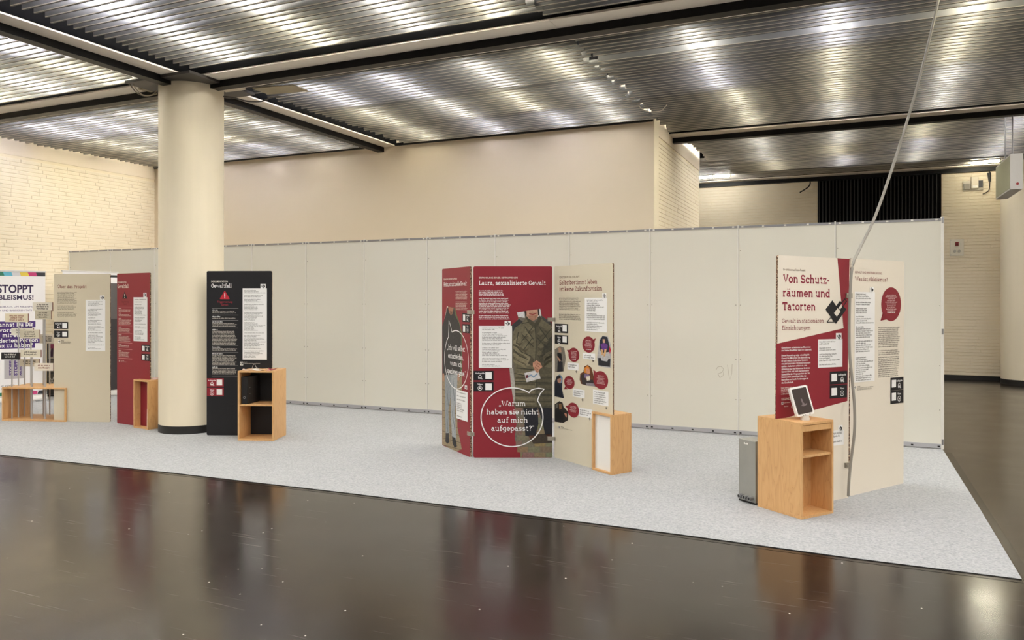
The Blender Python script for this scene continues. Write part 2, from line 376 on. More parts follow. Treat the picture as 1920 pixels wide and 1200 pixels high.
# ================================================================== THE SETTING
def mat_floor():
    m = bpy.data.materials.new('worn_dark_floor'); m.use_nodes = True; nt = m.node_tree; b = nt.nodes['Principled BSDF']; N = nt.nodes.new; K = nt.links.new
    tc = N('ShaderNodeTexCoord')
    n = N('ShaderNodeTexNoise'); n.inputs['Scale'].default_value = 0.9; n.inputs['Detail'].default_value = 6; K(tc.outputs['Object'], n.inputs['Vector'])
    base = ramp(nt, [(0.3, lin(30, 24, 21)), (0.7, lin(44, 36, 32))]); K(n.outputs['Fac'], base.inputs[0])
    # pale flecks of dirt
    v = N('ShaderNodeTexVoronoi'); v.inputs['Scale'].default_value = 7.5; K(tc.outputs['Object'], v.inputs['Vector'])
    sp = N('ShaderNodeMath'); sp.operation = 'LESS_THAN'; sp.inputs[1].default_value = 0.045; K(v.outputs['Distance'], sp.inputs[0])
    wn = N('ShaderNodeTexNoise'); wn.inputs['Scale'].default_value = 0.8; K(tc.outputs['Object'], wn.inputs['Vector'])
    g = N('ShaderNodeMath'); g.operation = 'GREATER_THAN'; g.inputs[1].default_value = 0.40; K(wn.outputs['Fac'], g.inputs[0])
    sv = N('ShaderNodeSeparateColor'); K(v.outputs['Color'], sv.inputs[0])
    g2 = N('ShaderNodeMath'); g2.operation = 'GREATER_THAN'; g2.inputs[1].default_value = 0.45; K(sv.outputs[0], g2.inputs[0])
    mm = N('ShaderNodeMath'); mm.operation = 'MULTIPLY'; K(sp.outputs[0], mm.inputs[0]); K(g.outputs[0], mm.inputs[1])
    mm2 = N('ShaderNodeMath'); mm2.operation = 'MULTIPLY'; K(mm.outputs[0], mm2.inputs[0]); K(g2.outputs[0], mm2.inputs[1])
    # fine scratches in two directions
    prev = None
    for rot, sc in ((0.35, (1.5, 110, 1)), (-0.5, (2.2, 140, 1)), (1.2, (1.8, 120, 1))):
        mp = N('ShaderNodeMapping'); mp.inputs['Rotation'].default_value = (0, 0, rot); mp.inputs['Scale'].default_value = sc; K(tc.outputs['Object'], mp.inputs['Vector'])
        s = N('ShaderNodeTexNoise'); s.inputs['Scale'].default_value = 1.0; s.inputs['Detail'].default_value = 2; K(mp.outputs[0], s.inputs['Vector'])
        r = N('ShaderNodeMapRange'); r.inputs[1].default_value = 0.715; r.inputs[2].default_value = 0.78; K(s.outputs['Fac'], r.inputs[0])
        if prev:
            a = N('ShaderNodeMath'); a.operation = 'MAXIMUM'; K(prev, a.inputs[0]); K(r.outputs[0], a.inputs[1]); prev = a.outputs[0]
        else: prev = r.outputs[0]
    mx = N('ShaderNodeMixRGB'); mx.inputs[2].default_value = (*lin(118, 107, 98), 1); K(prev, mx.inputs[0]); K(base.outputs[0], mx.inputs[1])
    mx2 = N('ShaderNodeMixRGB'); mx2.inputs[2].default_value = (*lin(226, 220, 208), 1); K(mm2.outputs[0], mx2.inputs[0]); K(mx.outputs[0], mx2.inputs[1])
    K(mx2.outputs[0], b.inputs['Base Color'])
    rn = N('ShaderNodeTexNoise'); rn.inputs['Scale'].default_value = 2.2; rn.inputs['Detail'].default_value = 5; K(tc.outputs['Object'], rn.inputs['Vector'])
    rr = N('ShaderNodeMapRange'); rr.inputs[3].default_value = 0.10; rr.inputs[4].default_value = 0.24; K(rn.outputs['Fac'], rr.inputs[0])
    ra = N('ShaderNodeMath'); ra.operation = 'MULTIPLY_ADD'; ra.inputs[1].default_value = 0.35; K(prev, ra.inputs[0]); K(rr.outputs[0], ra.inputs[2])
    K(ra.outputs[0], b.inputs['Roughness'])
    b.inputs['Specular IOR Level'].default_value = 0.85
    return m
def mat_carpet():
    m = bpy.data.materials.new('pale_grey_felt_carpet'); m.use_nodes = True; nt = m.node_tree; b = nt.nodes['Principled BSDF']; N = nt.nodes.new; K = nt.links.new
    tc = N('ShaderNodeTexCoord')
    n = N('ShaderNodeTexNoise'); n.inputs['Scale'].default_value = 55; n.inputs['Detail'].default_value = 7; n.inputs['Roughness'].default_value = 0.72; K(tc.outputs['Object'], n.inputs['Vector'])
    r = ramp(nt, [(0.30, lin(144, 147, 150)), (0.5, lin(173, 175, 178)), (0.70, lin(193, 194, 196))]); K(n.outputs['Fac'], r.inputs[0])
    n2 = N('ShaderNodeTexNoise'); n2.inputs['Scale'].default_value = 1.3; n2.inputs['Detail'].default_value = 3; K(tc.outputs['Object'], n2.inputs['Vector'])
    r2 = N('ShaderNodeMapRange'); r2.inputs[3].default_value = 0.93; r2.inputs[4].default_value = 1.05; K(n2.outputs['Fac'], r2.inputs[0])
    x = N('ShaderNodeVectorMath'); x.operation = 'SCALE'; K(r.outputs[0], x.inputs[0]); K(r2.outputs[0], x.inputs['Scale'])
    K(x.outputs[0], b.inputs['Base Color']); b.inputs['Roughness'].default_value = 1.0; b.inputs['Specular IOR Level'].default_value = 0.1
    bp = N('ShaderNodeBump'); bp.inputs['Strength'].default_value = 0.6; bp.inputs['Distance'].default_value = 0.008; K(n.outputs['Fac'], bp.inputs['Height']); K(bp.outputs[0], b.inputs['Normal'])
    return m
M_BRICK = mat('painted_brick', (234, 222, 198), 0.62, var=0.05, vscale=3.0, bump=0.25, bscale=40)
M_JOINT = mat('painted_joint', (236, 222, 194), 0.8)
M_PLASTER = mat('cream_plaster', (234, 220, 199), 0.75, var=0.025, vscale=1.2, bump=0.08, bscale=90)
M_COLUMN = mat('cream_column_paint', (233, 222, 198), 0.55, var=0.05, vscale=2.0, stretch=(5, 5, 0.35), bump=0.05, bscale=50)
M_BLACK = mat('black_paint', (20, 19, 19), 0.5)
M_BLACKG = mat('black_steel', (14, 14, 16), 0.45, spec=0.2)
M_VOID = mat('black_ceiling_void', (8, 8, 9), 0.9, spec=0.05)
M_STRIP = mat('perforated_cream_strip', (238, 229, 216), 0.6, var=0.06, vscale=120)
M_ALU = mat('brushed_aluminium_lamella', (134, 133, 132), 0.42, metal=0.75, var=0.05, vscale=3, stretch=(0.3, 8, 8))
M_LAMSHADE = mat('lamella_painted_shade', (40, 36, 34), 0.5)  # shade painted into the colour of the lamella fold and back
M_LAMGLINT = mat('lamella_painted_glint', (196, 188, 174), 0.4, metal=0.3)  # painted glint, as if the lower edge caught the light
M_WHITE = mat('white_enamel', (236, 234, 228), 0.4)
M_PANEL = mat('off_white_partition_board', (232, 230, 219), 0.5, var=0.012, vscale=1.5)
M_RAIL = mat('grey_aluminium_rail', (158, 158, 162), 0.4, metal=0.7)
M_STEEL = mat('steel', (170, 170, 172), 0.35, metal=1.0)

X_L, X_R, Y_P, Y_F = -13.0, 9.0, 11.32, 17.95
X_C = -2.71          # corner of the plaster block
Y_C = 15.05
floor = MB().box(-14, -7, -0.1, 10, 19, 0).build('floor', mat_floor()); tag(floor, kind='structure')
# --- walls
def brick_layout(L, z0, z1, course=0.066):
    out = []; k = 0; z = z0
    while z + course <= z1 + 1e-6:
        x = -random.random() * 0.3
        while x < L:
            bl = random.choice((0.24, 0.30, 0.36, 0.49, 0.49)); a = max(x, 0); b = min(x + bl - 0.0025, L)
            if b - a > 0.02: out.append((a, b, z, z + course - 0.007))
            x += bl
        z += course; k += 1
    return out
def unit_brick():
    mb = MB(); e = 0.07; g = 0.004
    f = [(g, 0, e), (1 - g, 0, e), (1 - g, 0, 1 - e), (g, 0, 1 - e)]; bk = [(0, 1, 0), (1, 1, 0), (1, 1, 1), (0, 1, 1)]
    mb.add(f + bk, [(0, 1, 2, 3), (0, 4, 5, 1), (1, 5, 6, 2), (2, 6, 7, 3), (3, 7, 4, 0)])
    return mb
BR_ME = unit_brick().mesh('brick', M_BRICK)
def brick_stuff(name, parent, bricks, depth=0.009):
    mb = MB()
    for (a, b, z0, z1) in bricks:
        y = -depth * (0.55 + 0.45 * random.random()); e = 0.004
        f = [(a + .001, y, z0 + e), (b - .001, y, z0 + e), (b - .001, y, z1 - e), (a + .001, y, z1 - e)]; bk = [(a, 0.001, z0), (b, 0.001, z0), (b, 0.001, z1), (a, 0.001, z1)]
        mb.add(f + bk, [(0, 1, 2, 3), (0, 4, 5, 1), (1, 5, 6, 2), (2, 6, 7, 3), (3, 7, 4, 0)])
    o = mb.build(name, M_BRICK, parent); o['kind'] = 'stuff'; return o
# left wall: painted brick, local x runs along +Y, local -y faces the room (+X)
wl = empty('wall_left', (X_L, -7, 0), PI / 2, kind='structure')
wl.rotation_euler = (0, 0, PI / 2)
# local x -> world +Y ; local y -> world -X
MB().box(0, 0, 0, Y_P + 7, 0.25, 5.0).build('mortar_bed', M_JOINT, wl)
MB().box(0, -0.014, 4.07, Y_P + 7, 0, 4.9).build('concrete_ring_beam', M_PLASTER, wl)
lay = brick_layout(Y_P + 7, 0.0, 4.06)
def lw_vis(b):
    p = Vector((X_L, -7 + (b[0] + b[1]) / 2, (b[2] + b[3]) / 2)); dep = depth_of(p)
    if dep < 1: return -1
    x = PX0 + FPX * (CY * p.x + SY * p.y) / dep; y = PY0 - FPX * (p.z - CAMH) / dep
    if x < -6 or x > 300 or y > 640: return -1
    if p.y > 9.4 and y > 475: return -1
    if x < 88 and y > 515: return -1
    return (b[1] - b[0]) * (b[3] - b[2]) / dep ** 2
lay.sort(key=lw_vis, reverse=True)
for (a, b, z0, z1) in lay[:300]:
    o = bpy.data.objects.new('brick', BR_ME); COL.objects.link(o); o.parent = wl
    dp = 0.009 * (0.55 + 0.45 * random.random()); o.location = (a, -dp, z0); o.scale = (b - a, dp + 0.001, z1 - z0)
brick_stuff('brickwork', wl, lay[300:])
# plaster wall behind the partition, its brick return, the far wall
wb = MB().box(X_L, Y_P, 0, X_C, Y_P + 0.3, 5.0).build('wall_back', M_PLASTER); tag(wb, kind='structure')
MB().box(X_L, Y_P - 0.035, 4.285, X_C, Y_P, 4.33).build('edge_profile', M_BLACK, wb)
wr = empty('wall_return', (X_C, Y_P + 0.3, 0), PI / 2, kind='structure')   # local x -> +Y, local -y -> +X
MB().box(0, 0, 0, Y_C - Y_P - 0.3, 0.3, 5.0).build('mortar_bed', M_JOINT, wr)
MB().box(-0.3, -0.014, 0, 0.0, 0, 5.0).build('plaster_edge', M_BRICK, wr)
MB().box(0, -0.014, 4.12, Y_C - Y_P - 0.3, 0, 4.9).build('concrete_ring_beam', M_PLASTER, wr)
brick_stuff('brickwork', wr, brick_layout(Y_C - Y_P - 0.3, 0, 4.12))
wf = empty('wall_far', (-8.0, Y_F, 0), 0, kind='structure')
MB().box(0, 0, 0, 18, 0.3, 5.0).build('mortar_bed', M_JOINT, wf)
fl_ = [b for b in brick_layout(12.5, 0.09, 4.2) if not (b[0] > 7.2 and b[1] < 9.75 and 2.2 < b[2])]
brick_stuff('brickwork', wf, fl_)
tag(MB().box(-8, Y_F - 0.03, 0, 10, Y_F, 0.085).build('baseboard_far', M_BLACK), kind='structure')
tag(MB().box(X_C - 5.0, Y_C, 0, X_C, Y_C + 0.02, 5.0).build('wall_block_rear', M_PLASTER), kind='structure')
tag(MB().box(X_R, -7, 0, X_R + 0.2, Y_F, 5.0).build('wall_right', M_PLASTER), kind='structure')
tag(MB().box(X_L, -7.2, 0, X_R, -7, 5.0).build('wall_front', M_PLASTER), kind='structure')

# --- ceiling: dark void slab, beams, lamellae
ceil = MB().box(X_L - 0.3, -7.2, 5.0, X_R + 0.2, Y_F + 0.3, 5.2).build('ceiling', M_VOID); tag(ceil, kind='structure')
def beam(axis, c, a0, a1, far_strip=True, far_side=True, cuts=()):
    r = empty('ceiling_beam', (0, 0, 0)); r.parent = ceil
    def bx(name, p0, p1, z0, z1, m):
        mb = MB()
        if axis == 'x': mb.box(a0, c + p0, z0, a1, c + p1, z1)
        else: mb.box(c + p0, a0, z0, c + p1, a1, z1)
        return mb.build(name, m, r)
    bx('web', -0.065, 0.065, CEIL - 0.08, 5.0, M_BLACKG)
    L = 2.4
    for sg in ((-1, 1) if far_strip else (-1,)):
        x = a0; first = True
        while x < a1 - 0.05:
            e = min(x + L, a1); mb = MB(); lo, hi = (0.068, 0.305)
            p0, p1 = (lo, hi) if sg > 0 else (-hi, -lo)
            if axis == 'x': mb.box(x, c + p0, CEIL, e - 0.004, c + p1, CEIL + 0.02)
            else: mb.box(c + p0, x, CEIL, c + p1, e - 0.004, CEIL + 0.02)
            mb.build('cover_strip', M_STRIP, r); x = e
        pp = (sg * 0.305, sg * 0.32)
        bx('fascia', min(pp), max(pp), CEIL + 0.02, 5.0, M_VOID)
    return r
CXC, CYC = -7.53, 7.115
beam('x', CYC, X_L, CXC - 0.10)
beam('x', CYC, CXC + 0.10, X_R)
beam('x', 12.66, X_C, X_R)
beam('x', Y_F - 0.05, -8.0, X_R, far_strip=False)
beam('y', CXC, -7, CYC - 0.34)
beam('y', CXC, CYC + 0.34, Y_P)
# lamellae: a thin upright blade with a folded lip; one mesh for each length, copied row by row
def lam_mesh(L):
    h, t = 0.066, 0.003            # blade, rounded lower edge painted as a glint, fold behind it painted as shade
    mb = MB().box(0, 0.0004, 0.007, L, t, h, M_LAMSHADE)          # back painted dark to cut light bouncing between the blades
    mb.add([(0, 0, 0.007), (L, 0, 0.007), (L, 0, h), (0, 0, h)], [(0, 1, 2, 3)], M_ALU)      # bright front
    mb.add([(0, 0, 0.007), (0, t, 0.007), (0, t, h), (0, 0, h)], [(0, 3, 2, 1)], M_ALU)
    mb.prism([(0, 0.007), (0.0015, 0.001), (0.005, 0.0), (0.007, 0.007)], 'x', 0, L, M_LAMGLINT)
    mb.prism([(0.005, 0.0), (0.025, 0.002), (0.025, 0.005), (0.007, 0.007)], 'x', 0, L, M_LAMSHADE)
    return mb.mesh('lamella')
PITCH = 0.109
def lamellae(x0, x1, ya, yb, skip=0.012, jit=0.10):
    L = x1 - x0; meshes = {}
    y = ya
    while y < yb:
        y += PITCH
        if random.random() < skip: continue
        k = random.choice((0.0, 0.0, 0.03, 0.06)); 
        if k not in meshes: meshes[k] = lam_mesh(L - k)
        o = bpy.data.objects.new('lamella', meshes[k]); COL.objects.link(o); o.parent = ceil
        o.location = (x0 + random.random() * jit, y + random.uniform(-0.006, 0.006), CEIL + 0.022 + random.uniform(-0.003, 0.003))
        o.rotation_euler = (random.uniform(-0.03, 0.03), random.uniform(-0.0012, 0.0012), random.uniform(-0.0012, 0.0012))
YA0, YA1 = 7.42, 6.66
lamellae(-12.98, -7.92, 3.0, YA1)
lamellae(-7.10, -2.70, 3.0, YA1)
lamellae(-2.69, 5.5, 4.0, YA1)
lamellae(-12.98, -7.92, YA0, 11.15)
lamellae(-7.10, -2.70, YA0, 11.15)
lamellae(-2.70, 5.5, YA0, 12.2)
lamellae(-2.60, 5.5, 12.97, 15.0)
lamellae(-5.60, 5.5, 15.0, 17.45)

# ================================================================== CEILING LIGHTS
def tube_mat(name, c, k):
    return mat(name, (240, 240, 240), 0.4, emit=c, emit_s=TUBE_POWER * k)
TM = [tube_mat('tube_glow_neutral', (1.0, 0.97, 0.90), 1.0), tube_mat('tube_glow_warm', (1.0, 0.93, 0.72), 0.95), tube_mat('tube_glow_cool', (0.93, 0.92, 1.0), 1.0)]
def make_tube(m):
    r = empty('fluorescent_tube', label='bare fluorescent tube glowing above the ceiling lamellae', cat='light tube', group='fluorescent tubes above the lamella ceiling')
    MB().cyl((0, 0, 0), (0, 1.15, 0), 0.016, n=10).build('glass_tube', m, r)
    mb = MB().box(-0.03, -0.02, 0.03, 0.03, 1.17, 0.07); mb.box(-0.015, -0.02, -0.02, 0.015, 0.0, 0.03); mb.box(-0.015, 1.15, -0.02, 0.015, 1.17, 0.03)
    mb.build('batten', M_WHITE, r)
    return r
protos = [make_tube(m) for m in TM]; used = [0, 0, 0]
def tube_at(x, y, k, lab):
    if not used[k]: r = protos[k]; used[k] = 1
    else:
        r = protos[k].copy(); COL.objects.link(r)
        for c in protos[k].children: copy_of(c, r)
    r.location = (x, y, CEIL + 0.21); r['label'] = lab; r['group'] = lab[5:]
rows_l = (-12.1, -11.0, -9.9, -8.7); rows_m = (-6.55, -5.35, -4.15, -3.20); rows_r = (-1.5, -0.2, 1.1, 2.4, 3.7, 5.0)
ci = 0
for rows, spans in ((rows_l, ((2.9, 2), (4.25, 0), (5.55, 0), (7.5, 0), (8.75, 0), (10.0, 0))), (rows_m, ((2.9, 0), (4.25, 0), (5.5, 0), (7.5, 0), (8.75, 0), (10.0, 0))),
                    (rows_r, ((4.25, 0), (5.46, 0), (7.47, 0), (8.68, 0), (9.89, 0), (11.10, 0), (13.04, 0), (14.25, 0), (15.46, 0)))):
    for x in rows:
        for y, _ in spans:
            ci += 1
            tube_at(x + random.uniform(-0.08, 0.08), y + random.uniform(-0.005, 0.005), (0, 1, 2, 0, 2, 1, 1, 0)[ci * 5 % 8],
                    'tube lamp above the lamellae ' + ('of the nearest bay, ' if y < 7 else 'of the bay over the boards, ' if y < 12.4 else 'of the farthest bay, ') + ('left of the thick column' if x < -7.5 else 'right of the thick column' if x < -2.7 else 'on the right'))

# ================================================================== COLUMNS
def column(x, y, r, top, label, seam=True):
    c = empty('column', (x, y, 0), label=label, cat='column')
    MB().cyl((0, 0, 0.10), (0, 0, top), r, n=64).build('shaft', M_COLUMN, c)
    MB().cyl((0, 0, 0), (0, 0, 0.10), r + 0.003, n=64).build('plinth', mat('scuffed_black_plinth', (26, 25, 25), 0.4, var=0.5, vscale=12), c)
    return c
col1 = column(CXC, CYC, 0.379, CEIL - 0.035, 'thick round cream column with black plinth beside the black board')
MB().box(-0.53, -0.53, CEIL - 0.035, 0.53, 0.53, CEIL - 0.003).build('capital_plate', mat('dark_grey_steel', (58, 54, 52), 0.5), col1)
column(3.02, 17.42, 0.379, CEIL - 0.02, 'round cream column with black plinth by the far brick wall, at the right edge')

# ================================================================== CARPET
front = [floor_pt(*p) for p in ((0, 853.5), (320, 887), (640, 924), (960, 963), (1280, 1004), (1600, 1048), (1916, 1087.5))]
pts = [(X_L + 0.02, 4.95), (-10.5, 5.05)] + [(p.x, p.y) for p in front] + [(0.905, 6.8), (0.897, 9.40), (0.897, 9.52), (X_L + 0.02, 9.52)]
carpet = MB().prism(pts, 'z', 0.0, 0.006, mat_carpet(), side=M_BLACK).build('carpet')
tag(carpet, 'pale grey felt carpet laid in front of the partition wall', 'carpet')
# clear tape fixing the carpet edge
tp = [(p.x, p.y - 0.004) for p in front]; mb = MB()
for i in range(len(tp) - 1):
    a, b = tp[i], tp[i + 1]; mb.add([(a[0], a[1] - 0.05, 0.0012), (b[0], b[1] - 0.05, 0.0012), (b[0], b[1], 0.0012), (a[0], a[1], 0.0012)], [(0, 1, 2, 3)])
mb.add([(0.908, 5.24, 0.0012), (0.965, 5.24, 0.0012), (0.965, 9.3, 0.0012), (0.908, 9.3, 0.0012)], [(0, 1, 2, 3)])
mb.build('edge_tape', mat('black_edge_tape', (34, 29, 26), 0.22, var=0.5, vscale=14), carpet)

# ================================================================== PARTITION
Y_W = 9.45; XE = 0.893; PW = (XE - X_L - 0.012) / 13
ORD = ['first', 'second', 'third', 'fourth', 'fifth', 'sixth', 'seventh', 'eighth', 'ninth', 'tenth', 'eleventh', 'twelfth', 'thirteenth']
M_POST = mat('white_post', (238, 236, 230), 0.4)
me_panel = MB().box(0.012, 0, 0.055, PW - 0.002, 0.03, 2.47).mesh('panel', M_PANEL)
me_top = MB().box(0.0, -0.004, 2.47, PW, 0.034, 2.495).mesh('top_rail', M_RAIL)
me_bot = MB().box(0.0, -0.008, 0.012, PW, 0.034, 0.055).mesh('bottom_rail', mat('light_rail', (190, 190, 196), 0.45, metal=0.3))
me_post = MB().box(-0.005, -0.006, 0.0, 0.009, 0.036, 2.505).mesh('post', M_POST)
mbs = MB()
for k in (0.05, 0.27, 0.5, 0.73, 0.95): mbs.box(PW * k - 0.012, -0.008, 2.474, PW * k + 0.012, -0.003, 2.491)
me_stud = mbs.mesh('clip', M_WHITE)
mbs = MB()
for k in (0.03, 0.27, 0.5, 0.73, 0.97): mbs.box(PW * k - 0.012, -0.010, 0.020, PW * k + 0.012, -0.007, 0.036)
me_hole = mbs.mesh('slot', M_BLACK)
mbs = MB()
for z in (0.42, 0.9, 1.55, 2.2):
    for x in (0.03, PW - 0.022):
        if random.random() < 0.75: mbs.cyl((x, 0.0, z), (x, -0.0015, z), 0.005, n=6)
me_screw = mbs.mesh('screw', mat('dark_screw', (120, 112, 100), 0.5))
panels = []
beside = {0: 'at its free right end', 12: 'against the left brick wall'}
for i in range(13):
    x = XE - (i + 1) * PW
    lab = 'off-white partition panel with grey rails, ' + (ORD[i] + ' from the free right end' if i else 'at the free right end of the row')
    r = empty('partition_panel', (x, Y_W, 0.006), label=lab, cat='partition', group='partition panels of the long white wall')
    for nm, me in (('panel', me_panel), ('top_rail', me_top), ('bottom_rail', me_bot), ('post', me_post), ('clip', me_stud), ('slot', me_hole), ('screw', me_screw)):
        o = bpy.data.objects.new(nm, me); COL.objects.link(o); o.parent = r
    panels.append(r)
MB().box(PW - 0.01, -0.02, 0, PW + 0.016, 0.045, 2.51).build('post', M_POST, panels[0])
mb = MB()
for z in (0.05, 1.24, 2.44): mb.box(PW - 0.006, -0.024, z, PW + 0.012, -0.019, z + 0.06)
mb.build('latch_plate', M_STEEL, panels[0])
# pencil scribble left on the third panel
sc_ = Sheet(panels[2], panels[2].location, (1, 0, 0), (0, 0, 1)); sc_.begin('pencil_scribble', 1)
gcol = lin(196, 190, 176)
sc_.line([(1342, 694), (1346, 688), (1352, 687), (1357, 692), (1354, 698), (1346, 701), (1350, 708), (1356, 704), (1357, 698)], 0.006, gcol)
sc_.line([(1364, 684), (1366, 700), (1369, 712), (1372, 700), (1373, 683)], 0.006, gcol); sc_.end('faint pencil scribble')

# ================================================================== DISPLAY BOARDS
RED, DRED, CREAM, INKB, WHT = lin(136, 36, 48), lin(130, 32, 44), lin(218, 208, 186), lin(28, 28, 32), lin(240, 240, 240)
BROWN = lin(110, 84, 66); TXT = lin(70, 62, 56); SHEETW = lin(238, 238, 238); PALE = lin(232, 225, 214)
BH = 1.955
def board(bl, br, facecol, label, roll=0.0, t=0.016, group=None):
    p = at_z(bl[0], bl[1], 0.0065); q = at_z(br[0], br[1], 0.0065); d = q - p; W = d.length; yaw = math.atan2(d.y, d.x)
    r = empty('display_board', p, label=label, cat='display board', group=group)
    r.rotation_mode = 'XYZ'; M = Matrix.Rotation(yaw, 4, 'Z') @ Matrix.Rotation(roll, 4, 'Y')
    r.rotation_euler = M.to_euler()
    ex = M.to_3x3() @ Vector((1, 0, 0)); ez = M.to_3x3() @ Vector((0, 0, 1))
    rr = 0.018; pts = []
    for cx_, cz_, a0 in ((W - rr, rr, -90), (W - rr, BH - rr, 0), (rr, BH - rr, 90), (rr, rr, 180)):
        pts += arc(cx_, cz_, rr, rr, a0, a0 + 90)
    fm = mat('board_face_%d_%d_%d' % facecol, facecol, 0.5, spec=0.35)
    o = MB().prism(pts, 'y', 0, t, fm, side=EDGE).build('panel', None, r)
    s = Sheet(r, p, ex, ez); s.W = W; s.H = BH; s.yaw = yaw; s.t = t
    return s
def marker(s, x0, y0, x1, y1, col=INKB, dl=2):
    """the small black figure mark used in the corner tabs"""
    a = s.uv(x0, y1); b = s.uv(x1, y0); w = b[0] - a[0]; h = b[1] - a[1]
    P = lambda pts: s.poly_uv([(a[0] + w * p, a[1] + h * q) for p, q in pts], col, dl)
    P([(0.12, 0.72), (0.36, 0.66), (0.50, 0.82), (0.34, 0.50), (0.14, 0.50)])
    P([(0.42, 0.98), (0.60, 0.98), (0.64, 0.84), (0.50, 0.76), (0.40, 0.86)])
    P([(0.52, 0.74), (0.72, 0.80), (0.90, 0.72), (0.92, 0.46), (0.78, 0.22), (0.56, 0.08), (0.44, 0.12), (0.62, 0.34), (0.60, 0.56), (0.44, 0.62)])
    P([(0.30, 0.42), (0.50, 0.50), (0.48, 0.30), (0.34, 0.20)])
def info_sheet(s, x0, y0, x1, y1, tab, pitch, paras=(), ragged=0.55, inset=0.10, marker_col=INKB, layer=3):
    s.begin('info_sheet', layer)
    s.rect(x0, y0, x1, y1, SHEETW)
    if tab:
        s.rect(*tab[:3], y0 + 0.5, SHEETW); marker(s, tab[0] + 0.5, tab[1] + 0.8, tab[2] - 0.5, tab[3], marker_col)
    w = x1 - x0
    s.greek(x0 + w * inset, y0 + 3, x1 - w * 0.04, y1 - 1.5, pitch, lin(58, 56, 56), 1, para=paras, ragged=ragged)
    return s.end('white information sheet with a black corner mark' if tab else 'small white caption sheet')
def code_plate(s, x0, y0, x1, y1, bg, word, sq, icon, layer=3):
    """dark plate with a word, a symbol and a plain white square (its code is left out)"""
    s.begin('code_plate', layer); s.rect(x0, y0, x1, y1, bg)
    s.rect(sq[0], sq[1], sq[2], sq[3], WHT, 1)
    cx_ = icon; h = y1 - y0; yt = y0 + h * 0.16; k = (x1 - x0) / 37.0
    tw = (8.5 if word == 'Audioguide' else 4.6) * k
    s.text(word, cx_ - tw, yt + h * 0.17, cx_ + tw, yt, WHT, sans=True, bold=1.5, cap=72)
    c = s.uv(cx_, y0 + h * 0.66); R = abs(s.uv(cx_, y0 + h * 0.66)[1] - s.uv(cx_, y0 + h * 0.44)[1])
    if word == 'Audioguide':
        s.line_uv([(c[0] + R * 0.72 * math.cos(a), c[1] + R * 0.9 * math.sin(a)) for a in [math.radians(q) for q in range(200, -21, -20)]], R * 0.22, WHT, 1)
        for g in (-1, 1): s.poly_uv([(c[0] + g * R * 0.45 + R * 0.32 * math.cos(a), c[1] - R * 0.45 + R * 0.5 * math.sin(a)) for a in [2 * PI * i / 12 for i in range(12)]], WHT, 1)
        s.line_uv([(c[0] + R * 0.7, c[1] - R * 0.6), (c[0] + R * 0.95, c[1] - R * 1.05), (c[0] + R * 1.3, c[1] - R * 0.7)], R * 0.16, WHT, 1)
    else:
        s.line_uv([(c[0] + R * math.cos(a), c[1] + R * math.sin(a)) for a in [2 * PI * i / 24 for i in range(25)]], R * 0.2, WHT, 1)
        s.poly_uv([(c[0] - R * 0.3, c[1] - R * 0.5), (c[0] + R * 0.55, c[1]), (c[0] - R * 0.3, c[1] + R * 0.5)], WHT, 1)
    return s.end('%s plate with the word %s' % ('red' if bg == RED else 'black', word))
def head(s, name, items, layer=1):
    for it in items:
        s.begin(name, layer); s.text(*it[0], **it[1]); s.end()
def bubble_outline(s, x0, y0, x1, y1, a0, a1, tail, w, col=WHT, layer=4):
    a = s.uv(x0, y0); b = s.uv(x1, y1); c = ((a[0] + b[0]) / 2, (a[1] + b[1]) / 2); r = (abs(b[0] - a[0]) / 2, abs(b[1] - a[1]) / 2)
    pts = [(c[0] + r[0] * math.cos(math.radians(a0 + (a1 - a0) * i / 60)), c[1] + r[1] * math.sin(math.radians(a0 + (a1 - a0) * i / 60))) for i in range(61)]
    t = [Vector((*p, 0)) for p in [pts[-1]] + [s.uv(*q) for q in tail] + [pts[0]]]
    out = []
    for i in range(len(t) - 1):      # slightly bowed tail sides
        m = (t[i] + t[i + 1]) / 2; out += [(t[i].x, t[i].y), (m.x + (c[0] - m.x) * 0.03, m.y + (c[1] - m.y) * -0.03)]
    out.append((t[-1].x, t[-1].y))
    s.begin('speech_bubble', layer); s.line_uv(pts + out[1:], w, col); return s
def bubble_fill(s, x0, y0, x1, y1, tail, pitch, layer=3, lines=None):
    s.begin('speech_bubble', layer); s.ell(x0, y0, x1, y1, DRED); s.poly(tail, DRED)
    w = x1 - x0; h = y1 - y0
    s.greek(x0 + w * 0.2, y0 + h * 0.22, x1 - w * 0.18, y0 + h * 0.72, pitch, lin(232, 206, 204), 1, center=True, ragged=0.4)
    s.greek(x0 + w * 0.3, y0 + h * 0.72, x1 - w * 0.28, y0 + h * 0.72 + pitch * 230, pitch * 1.15, WHT, 1, center=True, ragged=0.1, bold=True)
    return s.end('dark red speech bubble with tiny white print')
def foot_mark(s, x0, y0, x1, xe, col, rows=1, pitch=0.012):
    s.begin('imprint', 2); y1 = y0 + (x1 - x0) * 1.25; s.rect(x0, y0, x1, y1, lin(240, 238, 232) if col != INKB else lin(234, 228, 216)); marker(s, x0, y0, x1, y1, INKB, 1)
    s.greek(x1 + 2, y0, x1 + 8, y0 + 3, pitch, col, 1, bold=True, ragged=0.05)
    s.greek(x1 + 2, y0 + 2.4, xe, y0 + 2.4 + rows * 2.4, pitch * 0.75, col, 1, ragged=0.15); s.end()

